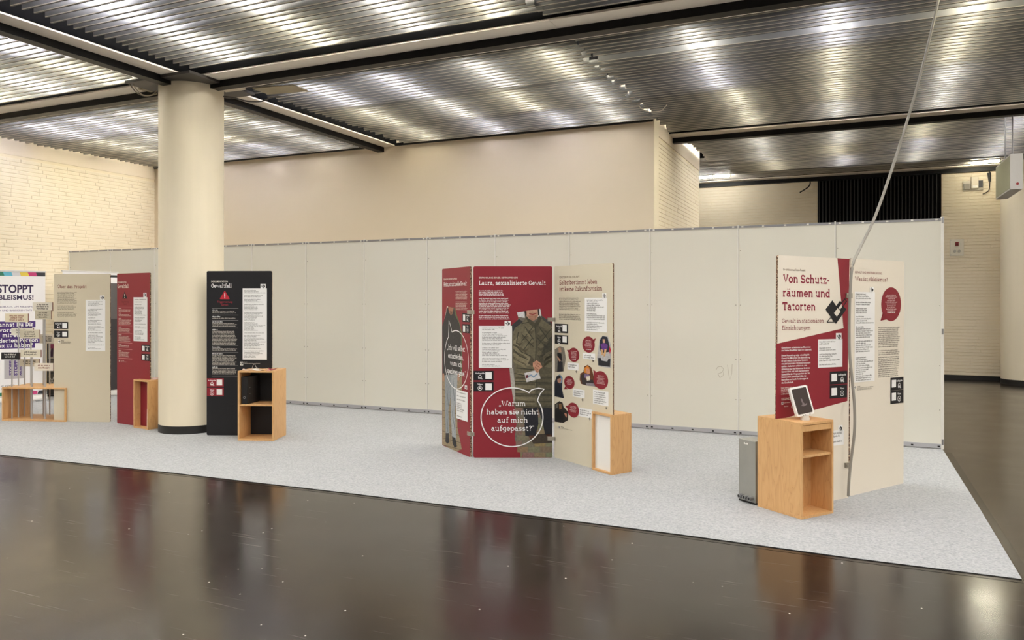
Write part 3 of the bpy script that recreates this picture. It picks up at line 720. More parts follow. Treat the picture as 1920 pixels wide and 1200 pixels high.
# ---- left group: cream board 'Über das Projekt'
s = BEIGE = board((101, 790), (206.5, 791.5), (208, 198, 176), 'beige display board headed Über das Projekt behind the placards')
head(s, 'headline', [(('Über das Projekt', 108, 540.3, 162.5, 534.6, lin(120, 52, 50), 9.5), {})])
s.begin('body_text')
for y0, y1 in ((547.5, 570), (572.5, 582), (584.5, 597)): s.greek(108, y0, 145, y1, 0.0155, TXT, 0, ragged=0.18)
s.end()
info_sheet(s, 161, 562, 197.5, 658, (187.5, 554, 196, 562), 0.0163, (5, 6, 13, 15, 20, 25, 27, 35, 37))
code_plate(s, 101.4, 603.5, 128, 617, INKB, 'Audioguide', (117, 606, 125.5, 615), 109.5)
code_plate(s, 101.4, 619.5, 128, 633, INKB, 'Videos', (117, 622, 125.5, 631), 109.5)
foot_mark(s, 109, 638, 113, 134, TXT, 2)
# ---- red board 'Gewaltfall'
s = REDB = board((219.5, 793), (281, 802.5), (136, 36, 48), 'dark red display board headed Gewaltfall left of the thick column')
head(s, 'headline', [(('DOKUMENTATION', 221, 531, 237, 528, PALE), dict(sans=True, bold=1, cap=72)), (('Gewaltfall', 220.8, 540, 241, 533.6, PALE, 11), {})])
s.begin('warning_sign', 2); s.poly([(234, 546.5), (229.5, 560), (239, 560)], INKB); s.rect(233.6, 551, 234.7, 556, PALE, 1); s.rect(233.6, 557, 234.7, 558.5, PALE, 1)
s.text('Triggerwarnung', 227.5, 567, 241.5, 564, lin(92, 22, 34), sans=True, cap=72); s.text('Gewalt', 231.5, 571.5, 238, 568.6, lin(92, 22, 34), sans=True, cap=72); s.end('black warning triangle')
s.begin('body_text')
ys = [575.5, 584.5, 594.5, 610.5, 625, 642.5, 654.5, 672]
for i, y in enumerate(ys):
    s.rect(222, y, 248, y + 0.5, lin(196, 130, 130), 0)
    if i < len(ys) - 1:
        s.greek(222.5, y + 1.6, 228, y + 5, 0.017, PALE, 0, bold=True, ragged=0.05); s.greek(222.5, y + 4.4, 247, ys[i + 1] - 0.6, 0.0145, PALE, 0, ragged=0.25)
s.end()
info_sheet(s, 250.5, 557.5, 276.5, 640.5, (269, 549, 275, 557), 0.0165, (2, 4, 6, 14, 19, 21, 24, 29), inset=0.08)
code_plate(s, 265.5, 646, 281, 660, INKB, 'Audioguide', (267, 648.5, 271.5, 657.5), 276.5)
code_plate(s, 265.5, 663, 281, 677, INKB, 'Videos', (267, 665.5, 271.5, 674.5), 276.5)
foot_mark(s, 223, 675, 225.3, 238, PALE)
# ---- black board 'Gewaltfall'
s = BLACKB = board((387.5, 816), (510, 817), (25, 25, 29), 'black display board headed Gewaltfall standing right of the thick column')
head(s, 'headline', [(('DOKUMENTATION', 396, 529.3, 427, 526.2, PALE), dict(sans=True, bold=1, cap=72)), (('Gewaltfall', 396, 539.4, 434.5, 532.2, WHT, 11), {})])
s.begin('warning_sign', 2); s.poly([(420.6, 546.2), (422.4, 546.2), (430.6, 559.6), (429.8, 561), (413.2, 561), (412.4, 559.6)], lin(176, 40, 54)); s.rect(420.8, 550, 422.2, 556.6, WHT, 1); s.rect(420.8, 557.6, 422.2, 559.2, WHT, 1)
s.text('Triggerwarnung', 407.5, 567.6, 436, 564, lin(170, 50, 66), sans=True, cap=72); s.text('Gewalt', 415, 572.8, 428, 569.4, lin(170, 50, 66), sans=True, cap=72); s.end('red warning triangle')
s.begin('body_text')
ys = [578, 590.4, 600.2, 615, 647.6, 660, 685, 705]
for i, y in enumerate(ys):
    s.rect(397.3, y, 447, y + 0.55, lin(150, 148, 148), 0)
    if i < len(ys) - 1:
        s.greek(398.3, y + 2, 409 + (i % 3) * 5, y + 6, 0.020, WHT, 0, bold=True, ragged=0.05); s.greek(398.3, y + 5.2, 445, ys[i + 1] - 0.8, 0.0155, PALE, 0, ragged=0.12)
s.end()
info_sheet(s, 455, 540.5, 500.5, 674.5, (488.5, 532.5, 498.5, 541), 0.0153, (4, 7, 11, 17, 25, 33, 35, 47), inset=0.07)
code_plate(s, 388.2, 709.3, 419.6, 725, RED, 'Audioguide', (406.3, 711.6, 416.8, 722.6), 397.5)
code_plate(s, 388.2, 727, 419.6, 742.8, RED, 'Videos', (406.3, 729.5, 416.8, 740.5), 397.5)
foot_mark(s, 450.5, 678.3, 456, 491, PALE)

# ---- middle group
def clip(parent, x, z, w=0.075):
    o = MB().box(-0.02, -0.011, 0, w, -0.002, 0.04); o.box(-0.02, -0.011, 0, -0.012, 0.03, 0.04); o.box(w - 0.008, -0.011, 0, w, 0.03, 0.04)
    o.cyl((0.0, -0.011, 0.02), (0.0, -0.015, 0.02), 0.009, n=10)
    c = o.build('connecting_clip', mat('brushed_steel_clip', (176, 170, 158), 0.4, metal=0.8), parent, bevel=0.002); c.location = (x, 0, z); c['label'] = 'metal clip joining two boards'
    return c
# Heinz
s = HEINZ = board((829, 834.5), (881.5, 857.5), (136, 36, 48), 'dark red display board about Heinz, turned left of the Laura board')
head(s, 'headline', [(('ERFAHRUNG EINES BETROFFENEN', 832, 525.3, 857, 522.3, PALE), dict(sans=True, bold=1, cap=72)), (('Heinz, strukturelle Gewalt', 832, 537, 875.5, 529.5, WHT, 11), {})])
s.begin('body_text')
for y0, y1 in ((545, 561.5), (565, 582)): s.greek(854.5, y0, 876.5, y1, 0.016, PALE, 0, ragged=0.15)
s.end()
s.begin('printed_photo', 1, PHOTO)
s.poly([(829.4, 702), (867, 690), (866, 740), (858, 770), (857.5, 800), (866, 842), (855, 847), (829.4, 833)], lin(150, 134, 108))
for k in range(9):
    y = 730 + k * 13; s.line([(829.6, y), (864, y + 9)], 0.006, lin(104, 90, 70), 1)
s.line([(843, 770), (846, 842)], 0.006, lin(104, 90, 70), 1)
s.poly([(838.5, 573), (840.5, 575), (838, 592), (833, 601)], lin(214, 206, 196), 1)
s.poly([(838.5, 575), (853, 577), (857, 592), (862, 606), (866.6, 625), (867.2, 690), (864, 708), (855, 706), (852, 590)], lin(98, 104, 72), 1)
s.poly([(838.8, 575), (842.5, 585), (848, 584), (851.5, 577), (853, 590), (861, 606), (864.5, 625), (865.3, 660), (863, 702), (830, 704), (829.5, 612), (835, 594)], lin(54, 52, 52), 2)
s.poly([(841.5, 575.5), (851, 577.5), (849, 588), (845.5, 591.5), (842.8, 586)], lin(168, 120, 98), 3)
s.poly([(843.5, 583), (849, 583.6), (848, 588.5), (845.4, 591)], lin(120, 84, 68), 4)
s.poly([(834, 703), (846.5, 702), (845, 745), (841, 770), (843, 815), (836, 817), (835, 770)], lin(140, 146, 150), 2)
s.poly([(846, 702), (858, 702), (857, 745), (853, 770), (856, 824), (848, 822), (845.5, 775)], lin(158, 162, 166), 2)
for a, b in (((838, 720), (841, 760)), ((850, 712), (852, 752)), ((848, 770), (853, 806)), ((838, 768), (840, 810))): s.line([a, b], 0.012, lin(104, 112, 120), 3)
s.poly([(836, 812), (842, 812), (842.5, 829), (839, 832), (835.5, 828)], lin(44, 42, 44), 3); s.poly([(848, 818), (854, 821), (857, 837), (853, 840), (849, 832)], lin(44, 42, 44), 3)
s.poly([(830.3, 700), (833, 700), (833, 716), (830.5, 712)], lin(180, 132, 108), 3); s.poly([(858.5, 700), (862, 700), (861, 714), (858, 712)], lin(180, 132, 108), 3)
s.end('printed photo of a person in a grey sweater and jeans')
s.root['label']
bubble_outline(s, 834, 618, 879, 735, 111, -228.4, [(842, 601)], 0.010, layer=5); s.end('white outlined speech bubble')
for tx, x0, x1, yb in (('„Ich will selbst', 839.5, 872.5, 655), ('entscheiden,', 841, 869.5, 670.5), ('wann ich', 844.5, 866.5, 684.5), ('spazieren gehe.“', 838.5, 874, 698.5)): s.begin('quotation', 6); s.text(tx, x0, yb, x1, yb - 9.2, WHT, 11, dl=0); s.end()
info_sheet(s, 856.2, 730, 877.5, 791, (872, 722, 876.6, 731), 0.0195, (2, 4, 6, 12, 13), inset=0.06, layer=7)
code_plate(s, 867.3, 587, 881, 604.5, INKB, 'Audioguide', (868.5, 589.5, 872.6, 601.5), 877)
code_plate(s, 867.3, 607.5, 881, 625, INKB, 'Videos', (868.5, 610.5, 872.6, 622), 877)
# Laura
s = LAURA = board((887.5, 858), (1035.5, 858), (136, 36, 48), 'dark red display board headed Laura in the middle of the hall')
head(s, 'headline', [(('ERFAHRUNG EINER BETROFFENEN', 898, 522.2, 970.5, 519, PALE), dict(sans=True, bold=1, cap=72)), (('Laura, sexualisierte Gewalt', 898, 534.2, 1023.5, 526.6, WHT, 10.5), {})])
s.begin('body_text')
for y0, y1, x1 in ((544, 555.6, 947), (558.5, 587.6, 959), (590.8, 599.4, 956.5)): s.greek(898, y0, x1, y1, 0.0163, WHT, 0, ragged=0.12, bold=True)
s.end()
s.begin('printed_photo', 1, PHOTO)
O1, O2, O3, O4 = lin(104, 98, 78), lin(84, 80, 64), lin(58, 57, 48), lin(132, 124, 100)
s.poly([(969, 585.5), (1013, 579), (1016, 592), (1034.6, 606), (1035.4, 857.5), (985, 857.5), (972, 846), (965, 822), (969, 790), (964, 760), (958, 700), (955, 689), (960, 640), (959, 612), (972, 598)], lin(108, 102, 92))
s.poly([(969, 585.5), (984, 583.4), (984, 596), (971.5, 594)], lin(206, 206, 206), 1); s.poly([(1010, 579.6), (1013, 579), (1015, 592), (1008, 594)], lin(214, 216, 218), 1)
s.poly([(959.3, 610), (973, 598), (982, 604), (962, 622)], lin(52, 52, 54), 1); s.poly([(1015, 592), (1034.6, 606), (1034.8, 618), (1018, 604)], lin(70, 68, 66), 1)
s.poly([(955.2, 690), (962, 690), (968, 742), (963, 756), (958, 720)], lin(168, 164, 156), 1)
# pavement slabs
PV = lin(132, 116, 94)
for r_ in range(9):
    y = 762 + r_ * 10.8
    for x in range(5):
        xx = 958 + x * 22 + (r_ % 2) * 11; lo = {0: 966, 1: 968, 2: 970, 3: 970, 4: 968, 5: 964.5, 6: 967, 7: 970, 8: 976}[r_]
        a = max(xx, lo); b = min(xx + 21, 1035.2)
        if b - a > 2: s.rect(a, y, b, min(y + 10.0, 857.4), tuple(c * random.uniform(0.72, 1.12) for c in PV), 1)
s.poly([(990, 816), (1035.2, 812), (1035.2, 830), (1000, 832)], lin(62, 54, 46), 2)
# trousers, coat, hands
s.poly([(981, 760), (1008, 762), (1009.5, 795), (1004, 818), (985, 817), (983, 790)], lin(34, 35, 42), 3); s.poly([(1008, 762), (1035.2, 760), (1035.2, 819), (1022, 815), (1017, 790)], lin(30, 31, 38), 3)
s.poly([(992, 816), (1003, 816), (1004, 823), (993, 822)], lin(92, 60, 46), 3); s.poly([(1024, 813), (1034, 815), (1034, 822), (1025, 819)], lin(92, 60, 46), 3)
s.poly([(986, 596), (978, 606), (965, 615), (961, 632), (960.6, 664), (965, 690), (966, 745), (964.5, 762), (982, 766), (1008, 763), (1035.2, 765), (1035.2, 612), (1022, 603), (1012, 594), (1004, 604), (994, 604)], O1, 3)
s.poly([(1004, 606), (1035.2, 625), (1035.2, 765), (1008, 763), (1006, 700)], O2, 4)
s.poly([(1022, 640), (1035.2, 630), (1035.2, 680), (1020, 676), (1014, 668)], O3, 5)
s.poly([(962, 640), (972, 630), (976, 662), (992, 668), (998, 678), (992, 686), (972, 682), (963, 668)], O4, 5)
s.poly([(1034, 664), (1022, 668), (1010, 676), (1012, 684), (1030, 690), (1035.2, 688)], O1, 6)
for q in ([(963, 655), (975, 668), (990, 674)], [(966, 646), (978, 660), (996, 668)], [(968, 690), (1000, 693)], [(966, 715), (1035, 718)], [(966, 738), (1035, 741)], [(964, 700), (984, 704)], [(1003, 606), (1005, 640), (1004, 680), (1008, 760)], [(984, 612), (1000, 636)], [(1000, 612), (978, 640)], [(978, 626), (1000, 650)], [(998, 634), (982, 656)], [(1010, 612), (1030, 640)], [(1034, 616), (1010, 646)], [(1008, 634), (1030, 656)], [(978, 607), (992, 604)], [(972, 622), (968, 645)]):
    s.line(q, 0.008, O3, 7)
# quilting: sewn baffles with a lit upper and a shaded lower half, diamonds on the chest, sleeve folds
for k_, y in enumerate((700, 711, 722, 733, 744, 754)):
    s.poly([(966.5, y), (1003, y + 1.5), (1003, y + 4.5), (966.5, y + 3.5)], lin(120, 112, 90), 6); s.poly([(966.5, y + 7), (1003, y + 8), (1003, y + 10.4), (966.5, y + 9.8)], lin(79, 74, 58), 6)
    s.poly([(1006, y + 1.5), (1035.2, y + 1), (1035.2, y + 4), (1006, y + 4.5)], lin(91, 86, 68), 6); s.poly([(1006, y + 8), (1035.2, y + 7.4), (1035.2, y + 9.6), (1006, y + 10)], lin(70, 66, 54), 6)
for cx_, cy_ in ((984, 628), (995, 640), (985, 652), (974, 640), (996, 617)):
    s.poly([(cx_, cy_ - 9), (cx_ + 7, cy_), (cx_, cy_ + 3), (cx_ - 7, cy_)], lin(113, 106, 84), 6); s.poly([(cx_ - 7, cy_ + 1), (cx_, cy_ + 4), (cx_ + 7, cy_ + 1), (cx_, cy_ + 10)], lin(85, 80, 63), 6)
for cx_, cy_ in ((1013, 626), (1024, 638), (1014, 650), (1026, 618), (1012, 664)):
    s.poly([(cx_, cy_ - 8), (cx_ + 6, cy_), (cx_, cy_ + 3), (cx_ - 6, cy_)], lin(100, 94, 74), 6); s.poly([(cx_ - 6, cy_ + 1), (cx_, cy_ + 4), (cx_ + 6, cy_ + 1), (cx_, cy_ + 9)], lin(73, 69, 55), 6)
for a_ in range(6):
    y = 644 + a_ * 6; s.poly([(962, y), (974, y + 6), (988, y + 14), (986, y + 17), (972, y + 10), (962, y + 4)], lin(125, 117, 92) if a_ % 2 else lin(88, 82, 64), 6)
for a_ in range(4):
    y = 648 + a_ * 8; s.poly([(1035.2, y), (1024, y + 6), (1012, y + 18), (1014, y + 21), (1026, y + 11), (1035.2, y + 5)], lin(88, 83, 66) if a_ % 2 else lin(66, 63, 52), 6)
s.poly([(996, 668), (1002, 674), (1000, 687), (990, 682)], lin(77, 72, 58), 7); s.poly([(1010, 676), (1017, 668), (1022, 680), (1016, 686)], lin(72, 68, 54), 7)
for q in ([(970, 700), (984, 700)], [(970, 726), (996, 728)], [(970, 748), (998, 750)], [(984, 618), (994, 632)], [(966, 672), (988, 682)]): s.line(q, 0.010, lin(124, 116, 92), 7)
s.poly([(986, 596), (992, 590), (996, 600), (1003, 606), (1008, 598), (1011, 591), (1016, 597), (1008, 612), (1003, 616), (992, 607)], lin(74, 70, 56), 7)
s.poly([(983.5, 583.2), (1010, 579.6), (1010.5, 590), (1005, 599), (999, 602), (992, 598), (986, 591)], lin(188, 146, 124), 8)
s.poly([(990, 592), (1008, 590), (1004, 599.5), (999, 602), (993, 598.5)], lin(160, 118, 98), 9); s.line([(992, 588.2), (999, 589.6), (1006, 587.4)], 0.011, lin(140, 66, 62), 10)
s.poly([(983, 583.3), (987, 582.8), (987.5, 590), (985, 593)], lin(48, 40, 36), 9); s.poly([(1008, 580), (1011, 579.4), (1011.4, 590), (1009, 592)], lin(48, 40, 36), 9)
s.poly([(999, 680), (1006, 675.5), (1013, 680), (1017, 688), (1012, 692), (1009, 698), (1003, 692), (999, 687)], lin(186, 138, 114), 9)
for q in ([(1004, 684), (1012, 689)], [(1003, 688), (1009, 693)], [(1007, 680), (1014, 685)]): s.line(q, 0.005, lin(130, 84, 66), 10)
s.poly([(983, 699.5), (1009, 693), (1013.5, 709.5), (987.5, 716.5)], lin(206, 204, 204), 8)
s.poly([(1000, 689), (1006, 692), (1010, 699), (1005, 698)], lin(178, 128, 104), 10)
s.text('Laura', 991, 711, 1008, 702, lin(112, 140, 170), 10, dl=9) if False else s.line([(990, 706), (996, 703), (1000, 707), (1007, 701)], 0.012, lin(120, 146, 176), 9)
s.poly([(985.5, 703.5), (990, 702.5), (990.6, 708), (986.8, 709.5)], lin(96, 40, 52), 9)
s.end('printed photo of a person in a long olive quilted coat holding a card')
bubble_outline(s, 902, 727, 1018, 837, 34.8, -303.4, [(1003, 729), (1020, 729.5)], 0.011, layer=13); s.end('white outlined speech bubble')
for tx, x0, x1, yb in (('„Warum', 935.5, 986, 761), ('haben sie nicht', 912, 1010.5, 776.7), ('auf mich', 932.5, 990, 792), ('aufgepasst?“', 921, 1002, 807.6)): s.begin('quotation', 14); s.text(tx, x0, yb, x1, yb - 9.6, WHT, 10, dl=0); s.end()
info_sheet(s, 898, 611, 960, 689.6, (946, 602, 957.5, 611), 0.0155, (3, 10, 13, 20, 24), layer=14)
code_plate(s, 888, 695.2, 925.5, 713, INKB, 'Audioguide', (910, 698, 922, 710.5), 900)
code_plate(s, 888, 716, 925.5, 733.8, INKB, 'Videos', (910, 719, 922, 731.2), 900)
clip(HEINZ.root, HEINZ.W - 0.035, HEINZ.uv(881, 589)[1]); clip(HEINZ.root, HEINZ.W - 0.035, HEINZ.uv(881, 817)[1])
clip(LAURA.root, LAURA.W - 0.03, LAURA.uv(1035, 603)[1], 0.06); clip(LAURA.root, LAURA.W - 0.03, LAURA.uv(1035, 826)[1], 0.06)
# Selbstbestimmt leben
s = SELBST = board((1039.5, 857.5), (1149, 889), (212, 204, 184), 'beige display board headed Selbstbestimmt leben with cut-out photos and red bubbles')
head(s, 'headline', [(('FENSTER IN DIE ZUKUNFT', 1049, 522, 1087, 518.2, BROWN), dict(sans=True, cap=72)), (('Selbstbestimmt leben', 1049, 534, 1120, 526, lin(124, 48, 50), 9.5), {}), (('ist keine Zukunftsvision', 1049, 546, 1129.5, 538, lin(124, 48, 50), 9.5), {})])
s.begin('body_text')
for y0, y1 in ((558, 585), (588, 603)): s.greek(1048.5, y0, 1090, y1, 0.0163, TXT, 0, ragged=0.15)
s.end()
info_sheet(s, 1096.5, 558.5, 1138.5, 623.5, (1129.5, 549.5, 1137, 559), 0.0165, (8, 13, 19, 20), ragged=0.6)
code_plate(s, 1040.6, 606.7, 1065.5, 625, INKB, 'Audioguide', (1055, 609.5, 1063, 621.5), 1048.5)
code_plate(s, 1040.6, 627.6, 1065.5, 646, INKB, 'Videos', (1055, 630.5, 1063, 642.5), 1048.5)
bubble_fill(s, 1092, 630, 1115.5, 662.5, [(1111, 637), (1117.8, 634), (1114, 643)], 0.0125)
bubble_fill(s, 1066, 651, 1086.5, 680, [(1063, 656), (1069, 656), (1067, 663)], 0.0120)
bubble_fill(s, 1058, 703.5, 1077.5, 731, [(1057.6, 730), (1060, 724), (1065, 730)], 0.0120)
bubble_fill(s, 1113, 694, 1140.5, 732, [(1112.5, 693), (1118, 697), (1114, 706)], 0.0125)
bubble_fill(s, 1064, 753, 1086, 785, [(1060, 761), (1067, 760), (1065, 767)], 0.0125)
for x0, y0, x1, y1 in ((1093, 661, 1116, 675), (1064, 679, 1085, 695), (1074, 728, 1096.5, 747), (1112, 730, 1141, 762), (1085, 763.5, 1110.5, 785)):
    info_sheet(s, x0, y0, x1, y1, None, 0.020, (), ragged=0.4, layer=2)
s.begin('corner_marks', 5)
for x, y in ((1112, 677), (1081, 697), (1092.5, 750), (1137, 765.5), (1106, 785.5)): marker(s, x - 1.8, y - 2.6, x + 1.8, y + 2.6)
s.end()
def photo(poly_, base, extra, lab):
    s.begin('printed_photo', 2, PHOTO); s.poly(poly_, base)
    for pts, c, dl in extra: s.poly(pts, c, dl)
    s.end(lab)
photo([(1040.3, 655), (1050, 649), (1058, 652), (1061, 672), (1057, 696.5), (1041, 698)], lin(120, 114, 104), [([(1047, 652), (1052, 652), (1053, 660), (1048, 661)], lin(172, 132, 110), 1), ([(1045, 661), (1053, 663), (1054, 677), (1046, 676)], lin(28, 28, 32), 1), ([(1046, 676), (1055, 678), (1056, 696), (1045, 697)], lin(36, 36, 42), 1), ([(1044, 668), (1046, 668), (1052, 676), (1049, 678)], lin(178, 134, 110), 2)], 'cut-out photo of a person in black beside a wheel')
photo([(1124, 636), (1131, 629), (1140, 631), (1145, 645), (1146, 662), (1145, 690), (1123, 687), (1119.4, 672), (1122, 655)], lin(178, 176, 178), [([(1125, 638), (1130, 630), (1139, 632), (1143, 648), (1142, 660), (1128, 662), (1124, 652)], lin(36, 40, 54), 1), ([(1126, 646), (1133, 642), (1140, 647), (1139, 656), (1130, 657)], lin(96, 52, 128), 2), ([(1130, 636), (1134, 636), (1135, 643), (1131, 643)], lin(196, 152, 124), 2), ([(1127, 654), (1131, 656), (1131, 666), (1128, 666)], lin(206, 162, 112), 3), ([(1134, 655), (1138, 654), (1135, 668), (1132, 668)], lin(206, 162, 112), 3), ([(1143, 648), (1146, 656), (1144, 664), (1142, 658)], lin(176, 40, 62), 2), ([(1122, 671), (1127, 671), (1128, 676), (1139, 678), (1141, 673), (1145, 673), (1144, 688), (1122, 685)], lin(32, 32, 38), 2)], 'cut-out photo of a person in a purple top in a wheelchair')
photo([(1040.2, 716), (1044, 705), (1050, 702), (1055, 708), (1054, 730), (1058, 747), (1040.2, 743)], lin(40, 44, 58), [([(1044, 706), (1050, 702.5), (1054.6, 708), (1053, 718), (1048, 716)], lin(120, 158, 196), 1), ([(1045, 708), (1050, 706), (1053, 712), (1051, 719), (1046, 717)], lin(170, 126, 106), 2), ([(1044, 706), (1050, 703.6), (1053, 708), (1050, 709), (1045, 711)], lin(30, 26, 28), 3), ([(1040.2, 719), (1047, 716), (1052, 728), (1055, 746), (1040.2, 743)], lin(26, 30, 42), 2)], 'cut-out photo of a person in a dark jacket')
photo([(1088, 700.5), (1094, 697), (1096, 687), (1102, 684), (1109, 689), (1112, 700), (1118, 725), (1100, 723), (1090, 720), (1087, 712)], lin(96, 56, 34), [([(1096, 690), (1102, 685), (1106, 690), (1102, 700), (1096, 699)], lin(206, 128, 44), 1), ([(1100, 690), (1106, 692), (1107, 700), (1102, 702), (1099, 698)], lin(190, 132, 104), 2), ([(1096, 700), (1106, 703), (1104, 710), (1096, 708)], lin(110, 94, 128), 2), ([(1089, 704), (1096, 700), (1098, 712), (1112, 712), (1114, 724), (1092, 720)], lin(48, 40, 42), 1), ([(1099, 706), (1107, 705), (1107, 713), (1101, 714)], lin(216, 206, 190), 3), ([(1099, 718), (1114, 719), (1116, 724.6), (1100, 722.6)], lin(132, 126, 134), 2)], 'cut-out photo of a person with glasses in an armchair')
photo([(1040.2, 758), (1049, 752), (1055, 755), (1057, 763), (1066, 773), (1065, 788), (1056, 793), (1040.2, 790.5)], lin(38, 34, 32), [([(1048, 757), (1053, 757), (1054, 766), (1049, 768)], lin(124, 92, 60), 1), ([(1042, 759), (1047, 756), (1046, 764), (1042, 766)], lin(96, 92, 84), 1), ([(1058, 774), (1063, 776), (1063, 783), (1060, 780)], lin(176, 122, 100), 1), ([(1041, 768), (1048, 768), (1058, 776), (1056, 791), (1041, 788)], lin(22, 22, 24), 1)], 'cut-out photo of a person in black with a camera')
foot_mark(s, 1046.6, 799.3, 1050, 1074, TXT, 3)

# ---- right group
s = TITLE = board((1455.5, 958.8), (1590.5, 933), (230, 222, 208), 'title board headed Von Schutzräumen und Tatorten, cream and dark red, behind the tablet', roll=math.radians(0.55), t=0.018)
s.begin('red_field', 1)
s.poly([(1570, 484.1), (1592.6, 485.4), (1588.8, 751.8), (1454.6, 788.5), (1455.2, 644.8), (1581.5, 615.5)], RED); s.end()
VR = lin(140, 34, 58)
head(s, 'headline', [(('Ein #AbleismusTötet-Projekt', 1468, 507, 1510, 503, BROWN), dict(sans=True, cap=72)), (('Von Schutz-', 1468, 529.6, 1555.5, 514.2, VR, 12.5), {}), (('räumen und', 1467.3, 556, 1556.5, 540.8, VR, 12.5), {}), (('Tatorten', 1466.8, 581.6, 1529.5, 566.8, VR, 12.5), {}), (('Gewalt in stationären', 1465.6, 605.4, 1544.5, 597.6, lin(136, 60, 66), 8.5), {}), (('Einrichtungen', 1465.6, 618.6, 1519.5, 610.8, lin(136, 60, 66), 8.5), {})])
s.begin('project_logo', 3)
Z = lambda pts: [(1440 + a / 7.056, 470 + b / 7.056) for a, b in pts]
s.poly(Z([(757, 778), (848, 657), (900, 730), (950, 662), (978, 690), (925, 752), (985, 728), (1035, 775), (895, 970)]), INKB)
s.poly(Z([(868, 826), (922, 757), (957, 806), (908, 872)]), lin(230, 222, 208), 1); s.poly(Z([(925, 752), (970, 698), (975, 745), (952, 785)]), lin(230, 222, 208), 1)
s.line(Z([(922, 757), (1012, 638), (1037, 671), (950, 788)]), 0.009, INKB, 2, closed=True); s.line(Z([(775, 946), (832, 878), (868, 945)]), 0.008, INKB, 2, closed=True); s.end('black angular logo')
s.begin('body_text', 2)
LNS = ['Diese Ausstellung zeigt, wie alltäglich', 'Gewalt für Menschen mit Behinderung', 'ist und welche Rolle dabei Systeme', 'wie (teil-)stationäre Wohneinrichtungen', 'spielen. Außerdem erklärt sie, was', 'Ableismus ist, wie Ableismus direkt zu', 'Gewalt führt und stellt repräsentative', 'Gewaltfälle der Vergangenheit dar. Sie', 'bietet zudem praktische Hilfen für', 'Betroffene und stellt Forderungen an', 'die Gesellschaft.']
ENDS = [545, 553, 523, 558, 513, 553, 540, 550, 507, 530, 335]
Y0 = [268, 304, 340, 376, 411, 448, 482, 518, 553, 589, 629]
s.text('Gewalttaten an behinderten Menschen', 1465, 653.6, 1519.5, 650.4, WHT, sans=True, bold=1.2, cap=72, dl=0); s.text('sind keine Einzelfälle! Ganz im Gegenteil.', 1465, 658.6, 1521.5, 655.4, WHT, sans=True, bold=1.2, cap=72, dl=0)
for t_, e_, y_ in zip(LNS, ENDS, Y0): s.text(t_, 1465, 630.3 + y_ / 7.056, 1440 + e_ / 7.056, 630.3 + y_ / 7.056 - 3.4, WHT, sans=True, bold=1.0, cap=72, dl=0)
s.greek(1464.5, 726, 1517, 739, 0.0155, PALE, 0, ragged=0.1)
s.text('LEGENDE', 1465, 750.6, 1483, 746.2, PALE, sans=True, bold=1, cap=72, dl=0)
s.rect(1465, 753.5, 1468.6, 758.6, WHT, 0); marker(s, 1465.2, 753.9, 1468.4, 758.2, INKB, 1); s.rect(1484, 753, 1487.4, 757.6, WHT, 0)
s.greek(1470, 754, 1482, 757.6, 0.012, PALE, 0, ragged=0.05); s.greek(1470, 761, 1478.5, 764.6, 0.012, PALE, 0, ragged=0.05); s.greek(1488.6, 753.6, 1494, 757.2, 0.012, PALE, 0, ragged=0.05)
cl = s.uv(1485.4, 762.4)
s.line_uv([(cl[0] + 0.011 * math.cos(2 * PI * i / 20), cl[1] + 0.011 * math.sin(2 * PI * i / 20)) for i in range(21)], 0.0025, PALE); s.end()
info_sheet(s, 1533.6, 636.4, 1579, 687.5, (1567, 624.4, 1577.5, 637), 0.0165, (3, 6, 11), inset=0.05)
info_sheet(s, 1560, 808, 1581.4, 833.5, (1571.5, 797.5, 1579.2, 808.5), 0.022, (3,), inset=0.05)
code_plate(s, 1555.6, 697, 1588.2, 719, INKB, 'Audioguide', (1558.6, 701, 1568.8, 714.6), 1578.5)
code_plate(s, 1555.6, 722.6, 1587.8, 744.8, INKB, 'Videos', (1558.6, 727.5, 1568.8, 741), 1578.5)
s = ABLE = board((1592.8, 930.3), (1694, 906), (230, 222, 208), 'cream display board headed Was ist Ableismus beside the title board', roll=math.radians(0.4), t=0.018)
head(s, 'headline', [(('GEWALT UND IHRE EINRICHTUNG', 1602.5, 512.2, 1653.5, 507.8, lin(150, 96, 92)), dict(sans=True, cap=72)), (('Was ist Ableismus?', 1603, 526.2, 1664.5, 518.4, lin(126, 38, 52), 8.5), {})])
s.begin('body_text')
for y0, y1 in ((613, 652), (656.5, 667), (669, 673.5), (676, 688), (691, 706)): s.greek(1647, y0, 1687.3, y1, 0.0163, TXT, 0, ragged=0.12)
s.end()
info_sheet(s, 1602.4, 547, 1639.5, 714, (1630.5, 538.5, 1638, 548), 0.0170, (4, 7, 11, 16, 23, 30, 31), inset=0.06, ragged=0.6)
bubble_fill(s, 1652, 538, 1689, 602, [(1650.5, 601.5), (1655, 586), (1662, 599)], 0.0150)
code_plate(s, 1669.2, 708.5, 1693.6, 730, INKB, 'Audioguide', (1671.6, 712.6, 1679.4, 725.8), 1685.5)
code_plate(s, 1669.2, 732.8, 1693.6, 754.8, INKB, 'Videos', (1671.6, 737, 1679.4, 750.5), 1685.5)
foot_mark(s, 1601, 724, 1605, 1638, TXT)
clip(TITLE.root, TITLE.W - 0.03, TITLE.uv(1589, 559)[1], 0.055); clip(TITLE.root, TITLE.W - 0.03, TITLE.uv(1589, 876)[1], 0.055)

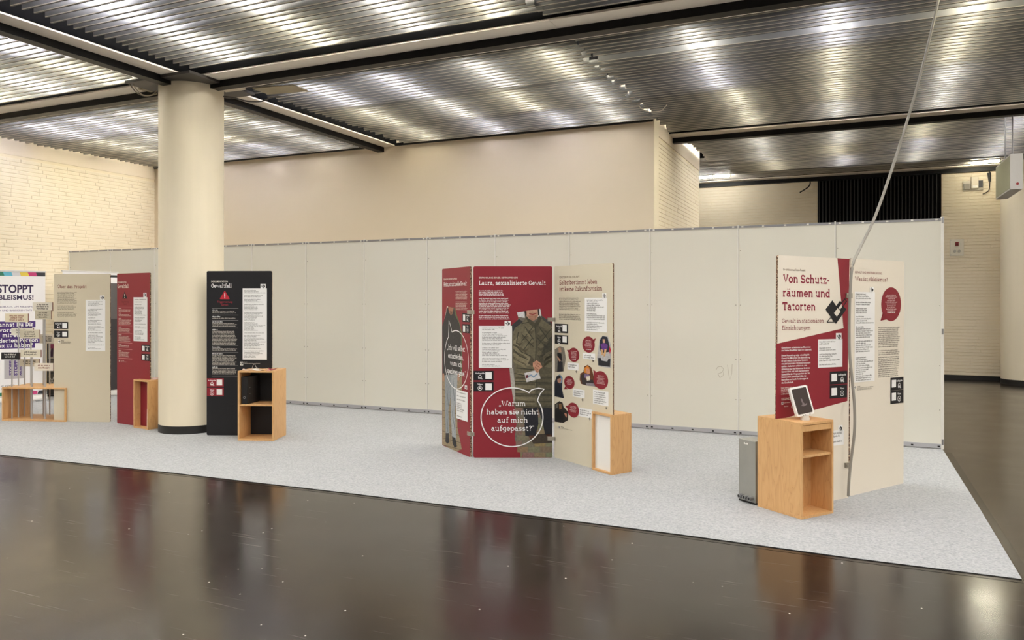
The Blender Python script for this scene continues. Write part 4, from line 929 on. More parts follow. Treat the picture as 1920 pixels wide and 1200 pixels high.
# ================================================================== PLYWOOD CRATES (slotted onto the boards)
CZ = 0.0065
def crate(name, fl, yaw, w, d, h, label, bd=None, enter='left', shelf=None, back=None, strip=None, t=0.018):
    """open plywood box; local x along the open front, y to the back. bd: the board Sheet it is slotted onto."""
    r = empty(name, (fl[0], fl[1], CZ), yaw, label=label, cat='crate')
    ex = Vector((math.cos(yaw), math.sin(yaw), 0)); ey = Vector((-math.sin(yaw), math.cos(yaw), 0)); F = Vector((fl[0], fl[1], 0))
    ys = xs = None
    if bd:
        end = bd.O + bd.ex * (bd.W if enter == 'left' else 0)
        xs = (end - F).dot(ex) + (0.004 if enter == 'left' else -0.004)
        ya = (bd.O - F).dot(ey); yb = (bd.O + bd.ex * bd.W - F).dot(ey)
        # extent of the board's slab across the crate
        xa = (bd.O - F).dot(ex); xb = (bd.O + bd.ex * bd.W - F).dot(ex)
        at = lambda x: ya + (yb - ya) * (x - xa) / (xb - xa)
        e0, e1 = (0, min(xs, w)) if enter == 'left' else (max(xs, 0), w)
        ys = (min(at(e0), at(e1)) - 0.003, max(at(e0), at(e1)) + bd.t + 0.003)
    def plate(nm, z0, z1, slot=True):
        if bd and slot:
            if enter == 'left': pts = [(0, 0), (w, 0), (w, d), (0, d), (0, ys[1]), (xs, ys[1]), (xs, ys[0]), (0, ys[0])]
            else: pts = [(0, 0), (w, 0), (w, ys[0]), (xs, ys[0]), (xs, ys[1]), (w, ys[1]), (w, d), (0, d)]
        else: pts = [(0, 0), (w, 0), (w, d), (0, d)]
        return MB().prism(pts, 'z', z0, z1).build(nm, WOOD, r, bevel=0.0015)
    plate('top_panel', h - t, h); plate('bottom_panel', 0, t)
    for side in ('left', 'right'):
        x0 = 0 if side == 'left' else w - t
        if bd and side == enter:
            for a, b in ((0, ys[0]), (ys[1], d)):
                if b - a > 0.01: MB().box(x0, a, t, x0 + t, b, h - t).build('side_panel', WOOD, r)
        else: MB().box(x0, 0, t, x0 + t, d, h - t).build('side_panel', WOOD, r)
    lim = (ys[0] - 0.004) if (bd and ys) else d
    if shelf: MB().box(t, 0.012, shelf - t, w - t, (back or lim), shelf).build('shelf', WOOD, r, bevel=0.0015)
    if back: MB().box(t, back, t, w - t, back + 0.010, h - t).build('back_panel', WOOD, r)
    if strip: MB().box(t, 0.006, strip, w - t, 0.006 + 0.02, h - t - 0.004).build('front_strip', WOOD, r)
    r_ = {'root': r, 'F': F, 'ex': ex, 'ey': ey, 'h': h, 'w': w, 'd': d, 'ys': ys, 'yaw': yaw}
    return r_
def fr_to_fl(fr, yaw, w): return (fr.x - math.cos(yaw) * w, fr.y - math.sin(yaw) * w)
y3 = SELBST.yaw
C3 = crate('plywood_crate', fr_to_fl(floor_pt(1146.5, 892.3), y3, 0.285), y3, 0.285, 0.245, 0.551, 'small upright plywood crate slotted onto the Selbstbestimmt board', SELBST)
MB().box(0.018, C3['ys'][0] - 0.007, 0.018, 0.267, C3['ys'][0] - 0.002, 0.533).build('white_insert', mat('white_insert_card', (236, 234, 230), 0.5), C3['root'])
y2 = math.radians(20.3)
C2 = crate('plywood_crate', fr_to_fl(floor_pt(513, 828), y2, 0.42), y2, 0.42, 0.40, 0.798, 'tall plywood crate with a shelf and a binder on the black board', BLACKB, shelf=0.414)
yr = REDB.yaw - 0.02
CR_ = crate('plywood_crate', fr_to_fl(floor_pt(277.5, 807), yr, 0.326), yr, 0.326, 0.27, 0.608, 'upright plywood crate on the red board, half hidden by the column', REDB)
yl = math.radians(18.0)
CL_ = crate('plywood_crate', fr_to_fl(floor_pt(123, 792), yl, 0.91), yl, 0.91, 0.50, 0.447, 'long low plywood crate holding the placard poles', BEIGE, enter='right')
yt = TITLE.yaw; fr0 = floor_pt(1502.5, 976)
CT = crate('plywood_cabinet', (fr0.x, fr0.y), yt, 0.352, 0.418, 0.706, 'large plywood stand with a shelf carrying the tablet', TITLE, enter='right', shelf=0.462, back=0.19, strip=0.640)
CT['root']['category'] = 'stand'
def in_crate(c, x, y, z): return c['F'] + c['ex'] * x + c['ey'] * y + Vector((0, 0, CZ + z))

# binder on the shelf of the tall crate
b = empty('ring_binder', in_crate(C2, 0.03, 0.03, 0.4145), y2 + math.radians(-6), label='black lever arch binder standing on the crate shelf', cat='binder')
M_BIND = mat('black_binder_card', (22, 22, 24), 0.45)
mb = MB().box(0, 0, 0, 0.003, 0.285, 0.315); mb.box(0.072, 0, 0, 0.075, 0.285, 0.315); mb.box(0, 0, 0, 0.075, 0.003, 0.315); mb.build('cover', M_BIND, b, bevel=0.001)
MB().box(0.006, 0.008, 0.004, 0.069, 0.27, 0.300).build('sheets', mat('dark_sheets', (40, 40, 42), 0.8), b)
mb = MB()
n = 20
ringv = [(0.0375 + 0.012 * math.cos(2 * PI * i / n), -0.002, 0.075 + 0.012 * math.sin(2 * PI * i / n)) for i in range(n + 1)]
mb.tube(ringv, 0.0022, 6); mb.build('finger_ring', M_STEEL, b)
mb = MB()
for z in (0.115, 0.185): 
    for y in (0.05, 0.075): mb.cyl((0.075, y, z), (0.0765, y, z), 0.004, n=8)
mb.build('rivet', M_STEEL, b)
# leaflets lying on the crates
def leaflet(loc, yaw, w, d, col, label, curl=0.012, cat='leaflet'):
    mb = MB(); n = 6; v = []
    for i in range(n + 1):
        u = i / n; z = 0.002 + curl * (2 * u - 1) ** 2
        v += [(w * u, 0, z), (w * u, d, z + curl * 0.2)]
    mb.add(v, [(2 * i, 2 * i + 2, 2 * i + 3, 2 * i + 1) for i in range(n)], smooth=True)
    o = mb.build('leaflet', mat('leaflet_%d_%d_%d' % col, col, 0.6)); o.location = loc; o.rotation_euler = (0, 0, yaw)
    so = o.modifiers.new('thickness', 'SOLIDIFY'); so.thickness = 0.0015
    return tag(o, label, cat, 'leaflets lying on the plywood crates')
leaflet(in_crate(C2, 0.03, 0.05, 0.798), y2 + 0.2, 0.11, 0.08, (226, 200, 186), 'pale pink leaflet at the left end of the tall crate top')
leaflet(in_crate(C2, 0.15, 0.04, 0.798), y2 - 0.1, 0.14, 0.10, (240, 228, 216), 'cream folded leaflet in the middle of the tall crate top', 0.016)
leaflet(in_crate(C2, 0.305, 0.13, 0.798), y2 + 0.3, 0.10, 0.07, (142, 44, 58), 'dark red leaflet on the tall crate top', 0.018)
leaflet(in_crate(C2, 0.32, 0.03, 0.798), y2 - 0.25, 0.07, 0.06, (196, 140, 134), 'small rose leaflet beside the dark red one', 0.01)
leaflet(in_crate(CR_, 0.20, 0.12, 0.608), yr + 0.2, 0.10, 0.10, (226, 196, 190), 'pink leaflet on the crate half hidden by the column', 0.015)
cl_ = MB(); pts = [in_crate(C2, 0.10, 0.16, 0.802), in_crate(C2, 0.115, 0.15, 0.84), in_crate(C2, 0.13, 0.14, 0.865), in_crate(C2, 0.15, 0.13, 0.86), in_crate(C2, 0.165, 0.12, 0.835), in_crate(C2, 0.20, 0.11, 0.815), in_crate(C2, 0.215, 0.105, 0.802)]
tag(cl_.tube(spline(pts, 6), 0.0025, 6).build('lanyard_loop', mat('grey_cord', (196, 190, 182), 0.6)), 'pale cord loop standing up from the tall crate top', 'cord')
pb = MB().box(0, 0, 0, 0.005, 0.09, 0.24).build('pamphlet', mat('white_paper', (232, 230, 226), 0.6)); pb.location = in_crate(CR_, 0.285, 0.008, 0.0185); pb.rotation_euler = (0, math.radians(1.5), yr)
tag(pb, 'white pamphlet leaning inside the crate on the red board', 'pamphlet')

# tablet on its round foot
tw = in_crate(CT, 0.165, 0.105, 0.706)
t = empty('tablet', tw, yt - math.radians(16), label='white framed tablet tilted on a round foot on the plywood stand', cat='tablet')
mb = MB().cyl((0, 0.0, 0), (0, 0.0, 0.018), 0.036, 0.034, 28); mb.cyl((0, 0.0, 0.018), (0, 0.0, 0.032), 0.030, 0.028, 28); mb.build('foot', mat('satin_white_metal', (222, 218, 212), 0.3, metal=0.3), t)
def rrect(w, h, r, n=6):
    p = []
    for cx_, cz_, a0 in ((w / 2 - r, -h / 2 + r, -90), (w / 2 - r, h / 2 - r, 0), (-w / 2 + r, h / 2 - r, 90), (-w / 2 + r, -h / 2 + r, 180)): p += arc(cx_, cz_, r, r, a0, a0 + 90)
    return p
tb = empty('tilt_head', (0, 0, 0.03)); tb.parent = t; tb.rotation_euler = (math.radians(-14), math.radians(-9), 0)
TW, TH = 0.150, 0.222
o = MB().prism([(p[0], p[1] + TH / 2 + 0.002) for p in rrect(TW, TH, 0.016)], 'y', -0.016, 0.010).build('case', mat('white_tablet_case', (238, 237, 234), 0.35), tb, bevel=0.003)
o = MB().prism([(p[0], p[1] + TH / 2 + 0.002) for p in rrect(TW - 0.026, TH - 0.030, 0.007)], 'y', -0.0185, -0.015).build('screen', mat('dark_glass_screen', (66, 58, 58), 0.12, spec=0.6), tb)
mb = MB(); cpt = [(0.0, 0.04), (-0.022, 0.048), (-0.004, 0.058), (-0.010, 0.09), (-0.006, 0.105), (0.004, 0.095), (0.006, 0.07), (0.016, 0.056), (0.034, 0.060), (0.030, 0.048)]
mb.add([(p[0], -0.0192, p[1] + 0.03) for p in cpt], [tuple(range(len(cpt)))]); mb.build('screen_figure', mat('dim_screen_figure', (112, 98, 102), 0.3), tb)
mb = MB()
for x in (-0.025, -0.008, 0.03): mb.box(x, -0.0172, 0.0035, x + 0.008, -0.0158, 0.008)
mb.build('ports', M_BLACK, tb)

# steel floor box with couplings behind the stand
bx0 = floor_pt(1385, 939); bx1 = floor_pt(1418, 949); by = math.atan2((bx1 - bx0).y, (bx1 - bx0).x)
m_ = empty('steel_box', (bx0.x, bx0.y, CZ), by, label='grey steel supply box with three pipe couplings behind the plywood stand', cat='metal box')
M_GALV = mat('galvanised_sheet', (168, 168, 162), 0.42, metal=0.7, var=0.16, vscale=5)
MB().box(0, 0, 0.012, 0.176, 0.155, 0.498).build('housing', M_GALV, m_, bevel=0.003)
mb = MB().box(0.058, -0.003, 0.462, 0.066, 0.0, 0.476); mb.box(0.062, -0.003, 0.462, 0.088, 0.0, 0.467); mb.box(0.084, -0.003, 0.462, 0.098, 0.0, 0.474); mb.build('label_rest', M_WHITE, m_)
for k in range(3):
    c = MB(); x = 0.034 + k * 0.052
    c.cyl((x, 0.01, 0.045), (x, -0.022, 0.045), 0.021, n=6); c.cyl((x, -0.022, 0.045), (x, -0.036, 0.045), 0.017, n=20)
    c.build('coupling', M_STEEL, m_); MB().cyl((x, -0.0362, 0.045), (x, -0.0366, 0.045), 0.011, n=16).build('coupling_mouth', M_BLACK, m_)
MB().box(0.0, 0.0, 0.0, 0.176, 0.155, 0.012).build('base_frame', M_BLACK, m_)

# hanging supply cable running from the ceiling to the title boards
D1 = depth_of(TITLE.O + TITLE.ex * TITLE.W) - 0.06
dsts = [((1762, -10), 6.85), ((1746, 60), 6.8), ((1726, 140), 6.72), ((1700, 230), 6.62), ((1668, 330), 6.5), ((1640, 408), 6.4), ((1614, 462), 6.3), ((1599, 496), D1), ((1594.5, 540), D1 - .02), ((1592.5, 600), D1 - .02), ((1593, 660), D1 - .02), ((1597.5, 710), D1 - .03), ((1602, 760), D1 - .04), ((1602, 810), D1 - .04), ((1596, 860), D1 - .02), ((1592, 900), D1 - .02), ((1590.5, 930), D1)]
cp = [at_depth(p[0], p[1], d_) for p, d_ in dsts]; cp[-1].z = max(cp[-1].z, 0.025)
d0 = (cp[0] - cp[1]).normalized(); cp.insert(0, cp[0] + d0 * ((CEIL + 0.25 - cp[0].z) / max(d0.z, 0.1)))
tag(MB().tube(spline(cp, 6), 0.0115, 10).build('hanging_cable', mat('grey_cable_sheath', (150, 146, 138), 0.5)), 'grey power cable hanging from the ceiling to the title boards', 'cable')

# ================================================================== PLACARDS IN THE LONG CRATE
M_POLE = mat('silver_pole', (176, 174, 174), 0.4, metal=0.35)
SIGN = [  # pole x, depth in the crate, sign rect, face colour, text colour, thickness of pole, label
 (33.0, 0.16, (10.5, 588, 53.3, 604), (222, 212, 186), (134, 60, 50), 0.009, 'cream placard with brown print on the second pole from the left'),
 (44.6, 0.30, (22, 615, 63, 628.5), (226, 222, 212), (60, 58, 54), 0.009, 'grey-white placard mostly hidden behind a beige one'),
 (56.4, 0.24, (38, 618, 75, 634.6), (214, 206, 186), (60, 54, 48), 0.009, 'beige placard with dark print at mid height'),
 (81.6, 0.22, (66.3, 582, 96.8, 599), (196, 188, 168), (58, 52, 46), 0.013, 'darker beige placard with brown right edge, overlapping the tallest one'),
 (80.0, 0.36, (62, 567, 99, 583), (226, 221, 210), (66, 60, 56), 0.009, 'pale placard standing tallest of all'),
 (91.8, 0.40, (75, 627, 104, 643.6), (222, 214, 200), (64, 58, 54), 0.009, 'pale placard behind the thick pole next to the beige board'),
 (21.0, 0.08, (3, 661, 37.6, 674), (26, 26, 30), (232, 228, 220), 0.009, 'black placard with white print, lowest at the left'),
 (57.6, 0.09, (39, 656, 77.2, 669.6), (222, 214, 194), (62, 56, 50), 0.012, 'cream placard right of the black one'),
 (57.0, 0.36, (38, 673, 74, 687), (212, 202, 182), (66, 60, 52), 0.008, 'beige placard half hidden behind two poles below the others'),
 (82.6, 0.08, (65, 681, 100.5, 695), (226, 216, 200), (128, 66, 58), 0.015, 'cream placard lowest at the right, just above the crate'),
]
for px_, ly, (x0, y0, x1, y1), fc, tcol, pr, lab in SIGN:
    # stand the pole where its line meets the crate floor at depth ly
    d = ray(px_, 700); P0 = CL_['F'] + CL_['ey'] * ly
    # solve P0 + ex*s on the vertical plane through the camera and the pole
    nrm = Vector((d.y, -d.x, 0)); s_ = -P0.dot(nrm) / CL_['ex'].dot(nrm)
    s_ = min(max(s_, 0.04), 0.87)
    base = P0 + CL_['ex'] * s_ + Vector((0, 0, CZ + 0.0185))
    yw = yl + random.uniform(-0.06, 0.06)
    r = empty('placard_sign', base, yw, label=lab, cat='placard', group='placards on poles in the long crate')
    ex = Vector((math.cos(yw), math.sin(yw), 0)); ey = Vector((-math.sin(yw), math.cos(yw), 0))
    sh = Sheet(r, base, ex, Vector((0, 0, 1))); a = sh.uv(x0, y1); b_ = sh.uv(x1, y0)
    MB().cyl((0, 0.006 + pr, 0), (0, 0.006 + pr, b_[1] - 0.03), pr, n=12).build('pole', M_POLE, r)
    fm = mat('placard_%d_%d_%d' % fc, fc, 0.6); sm = mat('placard_edge_brown', (120, 74, 62), 0.7)
    mb = MB().box(a[0], -0.008, a[1], b_[0], 0.006, b_[1], fm); mb.box(b_[0], -0.008, a[1], b_[0] + 0.002, 0.006, b_[1], sm); mb.build('sign_plate', None, r)
    sh.y0 = -0.008; sh.begin('sign_text', 1); w = x1 - x0; h = y1 - y0; nl = 2 if h < 14.5 else 3
    c = lin(tcol); pz = (b_[1] - a[1]) / (nl + 1.2)
    sh.greek(x0 + w * 0.16, y0 + h * 0.16, x1 - w * 0.14, y1 - h * 0.10, pz, c, 0, bold=True, center=True, ragged=0.25); sh.end()

# ================================================================== ROLL-UP BANNERS AND PHOTO STAND
def banner(pl, pr, H, label, name='rollup_banner'):
    d = pr - pl; yaw = math.atan2(d.y, d.x); W = d.length
    r = empty(name, (pl.x, pl.y, CZ), yaw, label=label, cat='banner')
    ex = Vector((math.cos(yaw), math.sin(yaw), 0))
    MB().box(0, 0, 0.09, W, 0.002, H).build('sheet', mat('white_banner_fabric', (236, 234, 236), 0.55), r)
    mb = MB().prism([(-0.06, 0.0), (0.06, 0.0), (0.06, 0.03), (0.03, 0.085), (-0.03, 0.085), (-0.06, 0.03)], 'x', -0.02, W + 0.02); mb.build('cassette', mat('silver_cassette', (214, 212, 210), 0.4, metal=0.3), r, bevel=0.004)
    MB().box(-0.01, -0.008, H, W + 0.01, 0.012, H + 0.022).build('top_rail', mat('silver_cassette', (214, 212, 210), 0.4), r, bevel=0.002)
    MB().cyl((W / 2, 0.03, 0.02), (W / 2, 0.03, H), 0.009, n=10).build('support_pole', M_STEEL, r)
    for x in (0.12, W - 0.12): MB().box(x - 0.03, -0.14, 0.0, x + 0.03, 0.14, 0.010).build('foot', M_RAIL, r, bevel=0.002)
    return Sheet(r, Vector((pl.x, pl.y, CZ)), ex, Vector((0, 0, 1))), W
pr_ = floor_pt(85, 750.2); dirb = (floor_pt(81, 750.5) - floor_pt(0, 756)).normalized(); dirb = Vector((0.46, 0.888, 0)).normalized()
pl_ = pr_ - dirb * 0.85
s, W = banner(pl_, pr_, 2.055, 'white roll-up banner reading STOPPT ABLEISMUS at the left edge')
PUR, DPUR = lin(74, 48, 116), lin(52, 38, 74)
HB = 2.055
F_ = lambda a: a * W                      # fraction of the banner width
def rect_uv(x0, z0, x1, z1, c, dl=0): s.poly_uv([(x0, z0), (x1, z0), (x1, z1), (x0, z1)], c, dl)
zt = s.uv(88, 518.4)[1]
s.begin('colour_bar', 1)
cols = [lin(52, 120, 96), lin(98, 176, 204), lin(206, 206, 212), lin(220, 196, 84), lin(192, 66, 120), lin(56, 56, 62)]
for i, c in enumerate(cols):
    a, b2 = F_(0.0 + i * 0.13 + 0.22), F_(0.0 + (i + 1) * 0.13 + 0.22)
    s.poly_uv([(min(b2, W), zt), (min(b2 - 0.02, W), HB - 0.004), (a - 0.02, HB - 0.004), (a, zt)] if i < 5 else [(a, zt), (W, zt), (W, HB - 0.004), (a - 0.02, HB - 0.004)], c)
s.end()
xr = s.uv(62.8, 540)[0]; xr1 = s.uv(62.8, 555)[0]
def rtext(txt, xR, yb, yc, wid, col, sans, **k):
    a = s.uv(60, yb)[1]; h = s.uv(60, yc)[1] - a
    v, f, TWd = sans_text(txt, k.get('bold', 0)) if sans else slab_text(txt, k.get('w', 9)); kx = wid / TWd; ky = h / (72 if sans else 71)
    s.raw([(xR - wid + p[0] * kx, a + p[1] * ky) for p in v], f, col, k.get('dl', 1))
X0 = s.uv(0, 540)[0]; pxw = lambda n: n * (xr - X0) / 62.8
s.begin('headline', 1)
rtext('STOPPT', xr, 549, 534, pxw(68), DPUR, True, bold=3.0); s.end(); s.begin('headline', 1); rtext('ABLEISMUS!', xr, 561.8, 553, pxw(76), DPUR, True, bold=2.4); s.end()
s.begin('subtitle', 1); rtext('HANDBUCH, UM ABLEISMUS', s.uv(66, 576)[0], 576.5, 573.4, pxw(78), PUR, True); s.end(); s.begin('subtitle', 1); rtext('N UND BARRIEREN TATS', s.uv(60, 583)[0], 583, 580, pxw(62), PUR, True); s.end()
s.begin('purple_question', 1)
LN = [('Kannst Du Dir', 602, 613.5, 66.5), ('vorstellen, Sex', 611.5, 623.5, 56), ('mit einer', 621, 633, 53), ('behinderten Person', 630.5, 643, 75.5), ('zu haben?', 640, 652, 65.5)]
LN = [('Kannst Du Dir', 602, 613.5, 66.5), ('vorstellen', 611.5, 623.5, 60), ('mit einer', 621, 633, 56), ('behinderten Person', 630.5, 643, 75.5), ('Sex zu haben?', 640, 652, 65.5)]
for tx, ya, yb, xe in LN:
    a = s.uv(xe, yb); b2 = s.uv(xe, ya); rect_uv(0.02, a[1], a[0], b2[1], PUR, 0)
for tx, ya, yb, xe in LN:
    w_ = {'Kannst Du Dir': 72, 'vorstellen': 58, 'mit einer': 48, 'behinderten Person': 104, 'Sex zu haben?': 71}[tx]
    rtext(tx, s.uv(xe - 3.5, yb)[0], yb - 2.2, yb - 9, pxw(w_), WHT, False, w=13, dl=2)
s.end('white serif question on purple bars')
s.begin('book_picture', 2)
a = s.uv(8, 711); b2 = s.uv(46, 674); rect_uv(a[0], a[1], b2[0], b2[1], lin(178, 174, 178))
for xq, wd, tx in ((18, 5, 'STOPP'), (28, 6, 'STOPP'), (36, 3.4, 'ABLEISMUS')):
    v, f, TWd = sans_text(tx, 4.0); q = s.uv(xq, 704); k = (s.uv(xq, 676)[1] - q[1]) / TWd; kk = (s.uv(xq + wd, 704)[0] - q[0]) / 72
    s.raw([(q[0] - p[1] * kk + 0.03, q[1] + p[0] * k) for p in v], f, PUR, 1)
s.end('picture of a grey book cover with upright purple letters')
s.begin('bottom_print', 1); s.greek(2, 722, 30, 733, 0.04, lin(84, 84, 90), 0); s.end(); s.begin('colour_bar', 1)
zb = 0.10
for i, c in enumerate(cols[::-1]):
    a, b2 = F_(1 - (i + 1) * 0.13), F_(1 - i * 0.13); s.poly_uv([(a, zb), (b2, zb), (b2, zb + 0.055), (a + 0.02, zb + 0.055)], c, 1)
s.end()
# second roll-up, turned away behind the beige and red boards
q0 = at_z(105, 507, 2.087); q1 = at_z(221, 510.5, 2.087); q0.z = q1.z = 0; q0 = q1 + (q0 - q1).normalized() * 0.90
s, W = banner(q0, q1, 2.065, 'white and dark grey roll-up banner standing behind the beige and red boards')
s.begin('banner_print', 1)
z = lambda y: s.uv(213, y)[1]
for ya, yb, c in ((516, 520.2, lin(34, 34, 40)), (531, 598, lin(92, 88, 88)), (598, 733, lin(58, 54, 56))):
    s.poly_uv([(0.01, max(z(yb), 0.09)), (W - 0.01, max(z(yb), 0.09)), (W - 0.01, z(ya)), (0.01, z(ya))], c)
s.end()
# low stand with pictures, seen between the placards and the beige board
q = floor_pt(88, 744); st = empty('picture_stand', (q.x, q.y, CZ), math.radians(40), label='dark low stand with pictures seen between placards and beige board', cat='stand')
MB().box(0, 0, 0.03, 0.55, 0.03, 0.90).build('panel', mat('dark_stand_panel', (52, 48, 46), 0.5), st)
MB().box(0.02, -0.05, 0, 0.53, 0.08, 0.03).build('foot', M_BLACK, st)
s = Sheet(st, Vector((q.x, q.y, CZ)), Vector((math.cos(math.radians(40)), math.sin(math.radians(40)), 0)), Vector((0, 0, 1)))
s.begin('picture_print', 1, PHOTO)
for z0, z1, c in ((0.62, 0.88, (150, 140, 130)), (0.40, 0.60, (104, 96, 84)), (0.14, 0.38, (84, 80, 70))):
    s.poly_uv([(0.02, z0), (0.53, z0), (0.53, z1), (0.02, z1)], lin(c))
s.poly_uv([(0.04, 0.66), (0.09, 0.66), (0.10, 0.86), (0.07, 0.84)], lin(60, 40, 58), 1); s.poly_uv([(0.05, 0.80), (0.12, 0.80), (0.12, 0.87), (0.05, 0.87)], lin(140, 60, 90), 1)
s.line_uv([(0.03, 0.16), (0.12, 0.36)], 0.012, lin(180, 176, 168), 1); s.line_uv([(0.03, 0.34), (0.12, 0.18)], 0.012, lin(180, 176, 168), 1); s.end()

# ================================================================== FAR WALL FITTINGS
YW = Y_F - 0.012
pa = at_y(1533, 342, YW); pb_ = at_y(1765, 415, YW)
lv = empty('louvre_panel', (pa.x, YW, 2.2), label='black slatted ventilation panel high on the far brick wall', cat='vent')
Wv = pb_.x - pa.x; MB().box(0, -0.01, 0, Wv, 0.012, 2.0).build('backing', M_VOID, lv)
sl = MB().box(0, -0.035, 0, 0.022, -0.01, 2.0).mesh('slat', mat('black_slat', (26, 24, 24), 0.6)); k = 0.02
while k < Wv - 0.03:
    o = bpy.data.objects.new('slat', sl); COL.objects.link(o); o.parent = lv; o.location = (k, 0, 0); k += 0.07
def wall_thing(name, x0, y0, x1, y1, dp, label, cat, m):
    a = at_y(x0, y1, YW); b2 = at_y(x1, y0, YW); r = empty(name, (a.x, YW, a.z), label=label, cat=cat); w = b2.x - a.x; h = b2.z - a.z
    MB().box(0, -dp, 0, w, 0, h).build('plate', m, r, bevel=0.004); return r, w, h
r, w, h = wall_thing('socket_panel', 1781, 448, 1807, 480, 0.02, 'white socket plate with a red power outlet on the far brick wall', 'socket', mat('cream_socket_plate', (226, 220, 204), 0.5))
MB().box(w * .38, -0.05, h * .60, w * .62, -0.02, h * .82).build('power_outlet', mat('red_plastic', (132, 32, 36), 0.4), r, bevel=0.004)
MB().cyl((w * .5, -0.05, h * .70), (w * .5, -0.075, h * .68), 0.022, n=16).build('outlet_lid', mat('red_plastic_dark', (96, 26, 30), 0.4), r)
for f_ in (0.34, 0.66): MB().cyl((w * f_, -0.02, h * .27), (w * f_, -0.035, h * .27), 0.028, n=20).build('round_socket', mat('grey_socket', (176, 172, 160), 0.5), r)
mb = MB()
for fx in (0.07, 0.93):
    for fz in (0.06, 0.94): mb.cyl((w * fx, -0.02, h * fz), (w * fx, -0.023, h * fz), 0.007, n=8)
mb.build('screw', M_STEEL, r)
r, w, h = wall_thing('switch_box', 1805, 338, 1843, 358.5, 0.03, 'cluster of small electrical boxes high on the far brick wall', 'electrical box', mat('grey_frame', (196, 188, 172), 0.5))
MB().box(0.015, -0.055, 0.03, w * .34, -0.03, h * .72).build('meter', mat('grey_meter', (138, 132, 122), 0.4), r, bevel=0.003)
MB().box(w * .40, -0.09, 0.035, w * .74, -0.03, h * 1.35).build('timer_box', mat('pale_box', (206, 196, 178), 0.5), r, bevel=0.004)
MB().box(w * .46, -0.094, 0.05, w * .70, -0.088, 0.09).build('cover_strip', M_WHITE, r)
MB().box(w * .78, -0.06, 0.06, w * .97, -0.03, h * .95).build('relay', mat('black_relay', (34, 34, 40), 0.5), r)
a = at_y(1853, 330, YW); pts = [a + Vector((0, -0.02, 0.25)), a + Vector((0.02, -0.03, 0.05)), a + Vector((0.02, -0.04, -0.15)), a + Vector((0.0, -0.03, -0.30)), a + Vector((-0.10, -0.02, -0.36))]
cb = MB().tube(spline(pts, 6), 0.008, 6); cb.cyl(a + Vector((0.01, -0.03, 0.06)), a + Vector((0.02, -0.035, -0.12)), 0.035, 0.02, 12)
tag(cb.build('plug_lead', M_BLACK), 'dark lead with plug dangling beside the electrical boxes', 'cable')
pts = [at_y(1519, 338, YW) + Vector((0, -0.03, 0)), at_y(1519, 346, YW) + Vector((0, -0.06, 0)), at_y(1514, 353, YW) + Vector((0, -0.08, 0)), at_y(1500, 362, YW) + Vector((0, -0.10, 0))]
tag(MB().tube(spline(pts, 6), 0.014, 6).build('loose_cable', M_BLACK), 'short black cable end sticking out of the far wall', 'cable')
# light box hanging from the ceiling on the right
lb = empty('light_box_sign', (1.985, 12.36, 3.13), label='hanging box sign with blank milky sides at the right edge', cat='sign')
MB().box(0, 0, 0, 0.15, 1.14, 0.485).build('housing', mat('light_grey_housing', (210, 208, 208), 0.45), lb, bevel=0.004)
for x in (-0.004, 0.1501): MB().box(x, 0.02, 0.02, x + 0.004, 1.12, 0.465).build('side_face', mat('milky_sign_face', (170, 170, 146), 0.35, var=0.08, vscale=8, stretch=(1, 2, 0.4)), lb)
mb = MB().cyl((0.085, -0.001, 0.075), (0.085, -0.003, 0.075), 0.018, n=16); mb.build('red_dot', mat('red_dot', (150, 46, 50), 0.5), lb)
for y in (0.3, 0.85): MB().cyl((0.075, y, 0.485), (0.075, y, 1.17), 0.010, n=8).build('suspension_rod', M_STEEL, lb)

# two bare tubes hanging below the lamellae at the far left corner, one over the box sign
def bare_tube(a, b, k, lab):
    a = at_z(*a, CEIL - 0.02); b = at_z(*b, CEIL - 0.02); d = b - a
    r = empty('fluorescent_tube', a, math.atan2(d.y, d.x), label=lab, cat='light tube')
    MB().cyl((0, 0, 0), (d.length, 0, 0), 0.02, n=10).build('glass_tube', TM[k], r)
    mb = MB().box(-0.02, -0.03, 0.025, d.length + 0.02, 0.03, 0.06); mb.box(-0.02, -0.015, -0.02, 0, 0.015, 0.03); mb.box(d.length, -0.015, -0.02, d.length + 0.02, 0.015, 0.03); mb.build('batten', M_WHITE, r)
bare_tube((1290, 334.5), (1336, 331.5), 0, 'bare white tube at the far corner beyond the brick return, left one')
bare_tube((1341, 331), (1368, 329.3), 0, 'bare white tube at the far corner beyond the brick return, right one')
bare_tube((1822, 306.5), (1874, 301.5), 1, 'bare yellowish tube behind the hanging box sign')
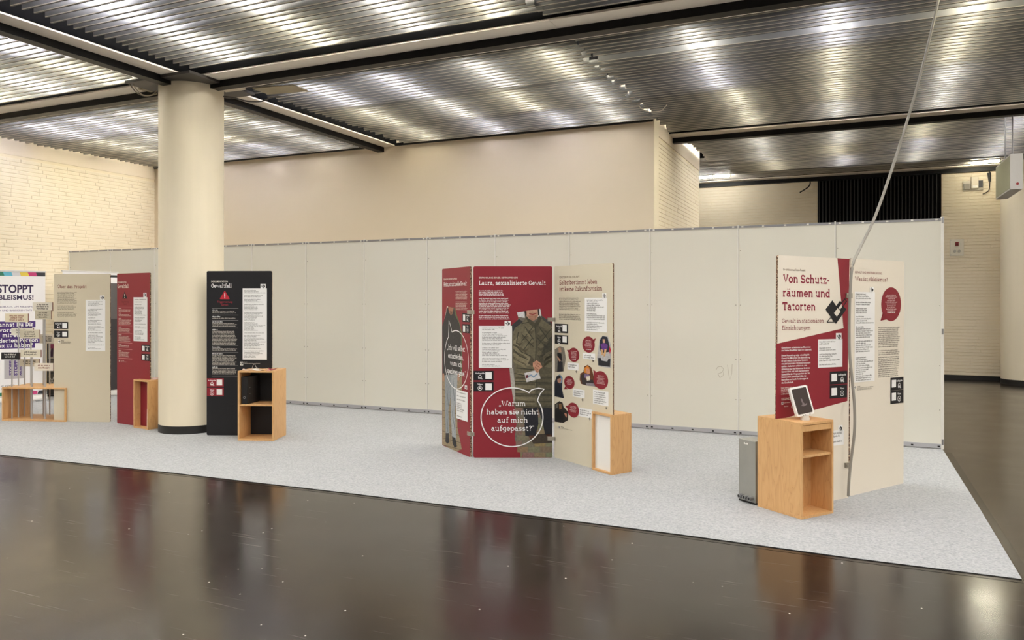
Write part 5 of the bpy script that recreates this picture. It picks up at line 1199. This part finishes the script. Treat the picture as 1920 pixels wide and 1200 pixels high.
# ================================================================== LOOSE FITTINGS IN THE CEILING
fp = MB().box(0, 0, 0, 0.62, 0.30, 0.012).build('access_flap', mat('grey_brown_flap', (150, 138, 112), 0.5)); fp.location = (-6.88, 7.47, CEIL - 0.01); fp.rotation_euler = (0, math.radians(2), math.radians(2))
tag(fp, 'opened grey ceiling flap right of the thick column', 'flap')
fp2 = MB().box(0, 0, 0, 0.26, 0.36, 0.012).build('access_flap', mat('grey_brown_flap', (150, 138, 112), 0.5)); fp2.location = (-8.16, 6.86, CEIL - 0.03); fp2.rotation_euler = (math.radians(3), 0, 0)
tag(fp2, 'small grey ceiling flap left of the thick column', 'flap')
def cable(pts, r, col, label, name='ceiling_cable'):
    return tag(MB().tube(spline(pts, 8), r, 6).build(name, mat('cable_%d_%d_%d' % col, col, 0.5)), label, 'cable')
cable([at_depth(241, 153, 9.3), at_depth(247, 163, 9.3), at_depth(258, 175, 9.3), at_depth(275, 180, 9.35), at_depth(294, 176, 9.5)], 0.007, (150, 140, 126), 'grey looped cable hanging left of the column top')
cable([at_depth(250, 157, 9.25), at_depth(256, 168, 9.25), at_depth(268, 178, 9.3), at_depth(284, 178, 9.4), at_depth(294, 170, 9.5)], 0.006, (184, 172, 156), 'pale looped cable hanging left of the column top')
cable([at_depth(419, 181, 9.6), at_depth(440, 184, 9.6), at_depth(465, 190, 9.6), at_depth(490, 190, 9.7), at_depth(512, 182, 9.8), at_depth(545, 178, 9.9)], 0.010, (92, 88, 84), 'dark cable sagging right of the column top to the flap')
cable([at_depth(1194, 193, 10.6), at_depth(1202, 203, 10.6), at_depth(1214, 209, 10.6), at_depth(1228, 210, 10.6), at_depth(1242, 206, 10.6), at_depth(1254, 191, 10.6)], 0.006, (206, 196, 180), 'thin white cable loop hanging near the wall corner')
# trunking remains beside the column top
tk = MB().box(0, 0, 0, 0.30, 0.16, 0.03).build('cable_tray_end', mat('pale_tray', (206, 194, 176), 0.6, var=0.2, vscale=20)); tk.location = (-7.12, 7.12, CEIL - 0.075); tk.rotation_euler = (0, 0, 0.05)
tag(tk, 'torn pale cable tray end right of the column top', 'cable tray')
for o in list(bpy.data.objects):
    if o.type == 'MESH' and o.modifiers.get('bevel'): pass
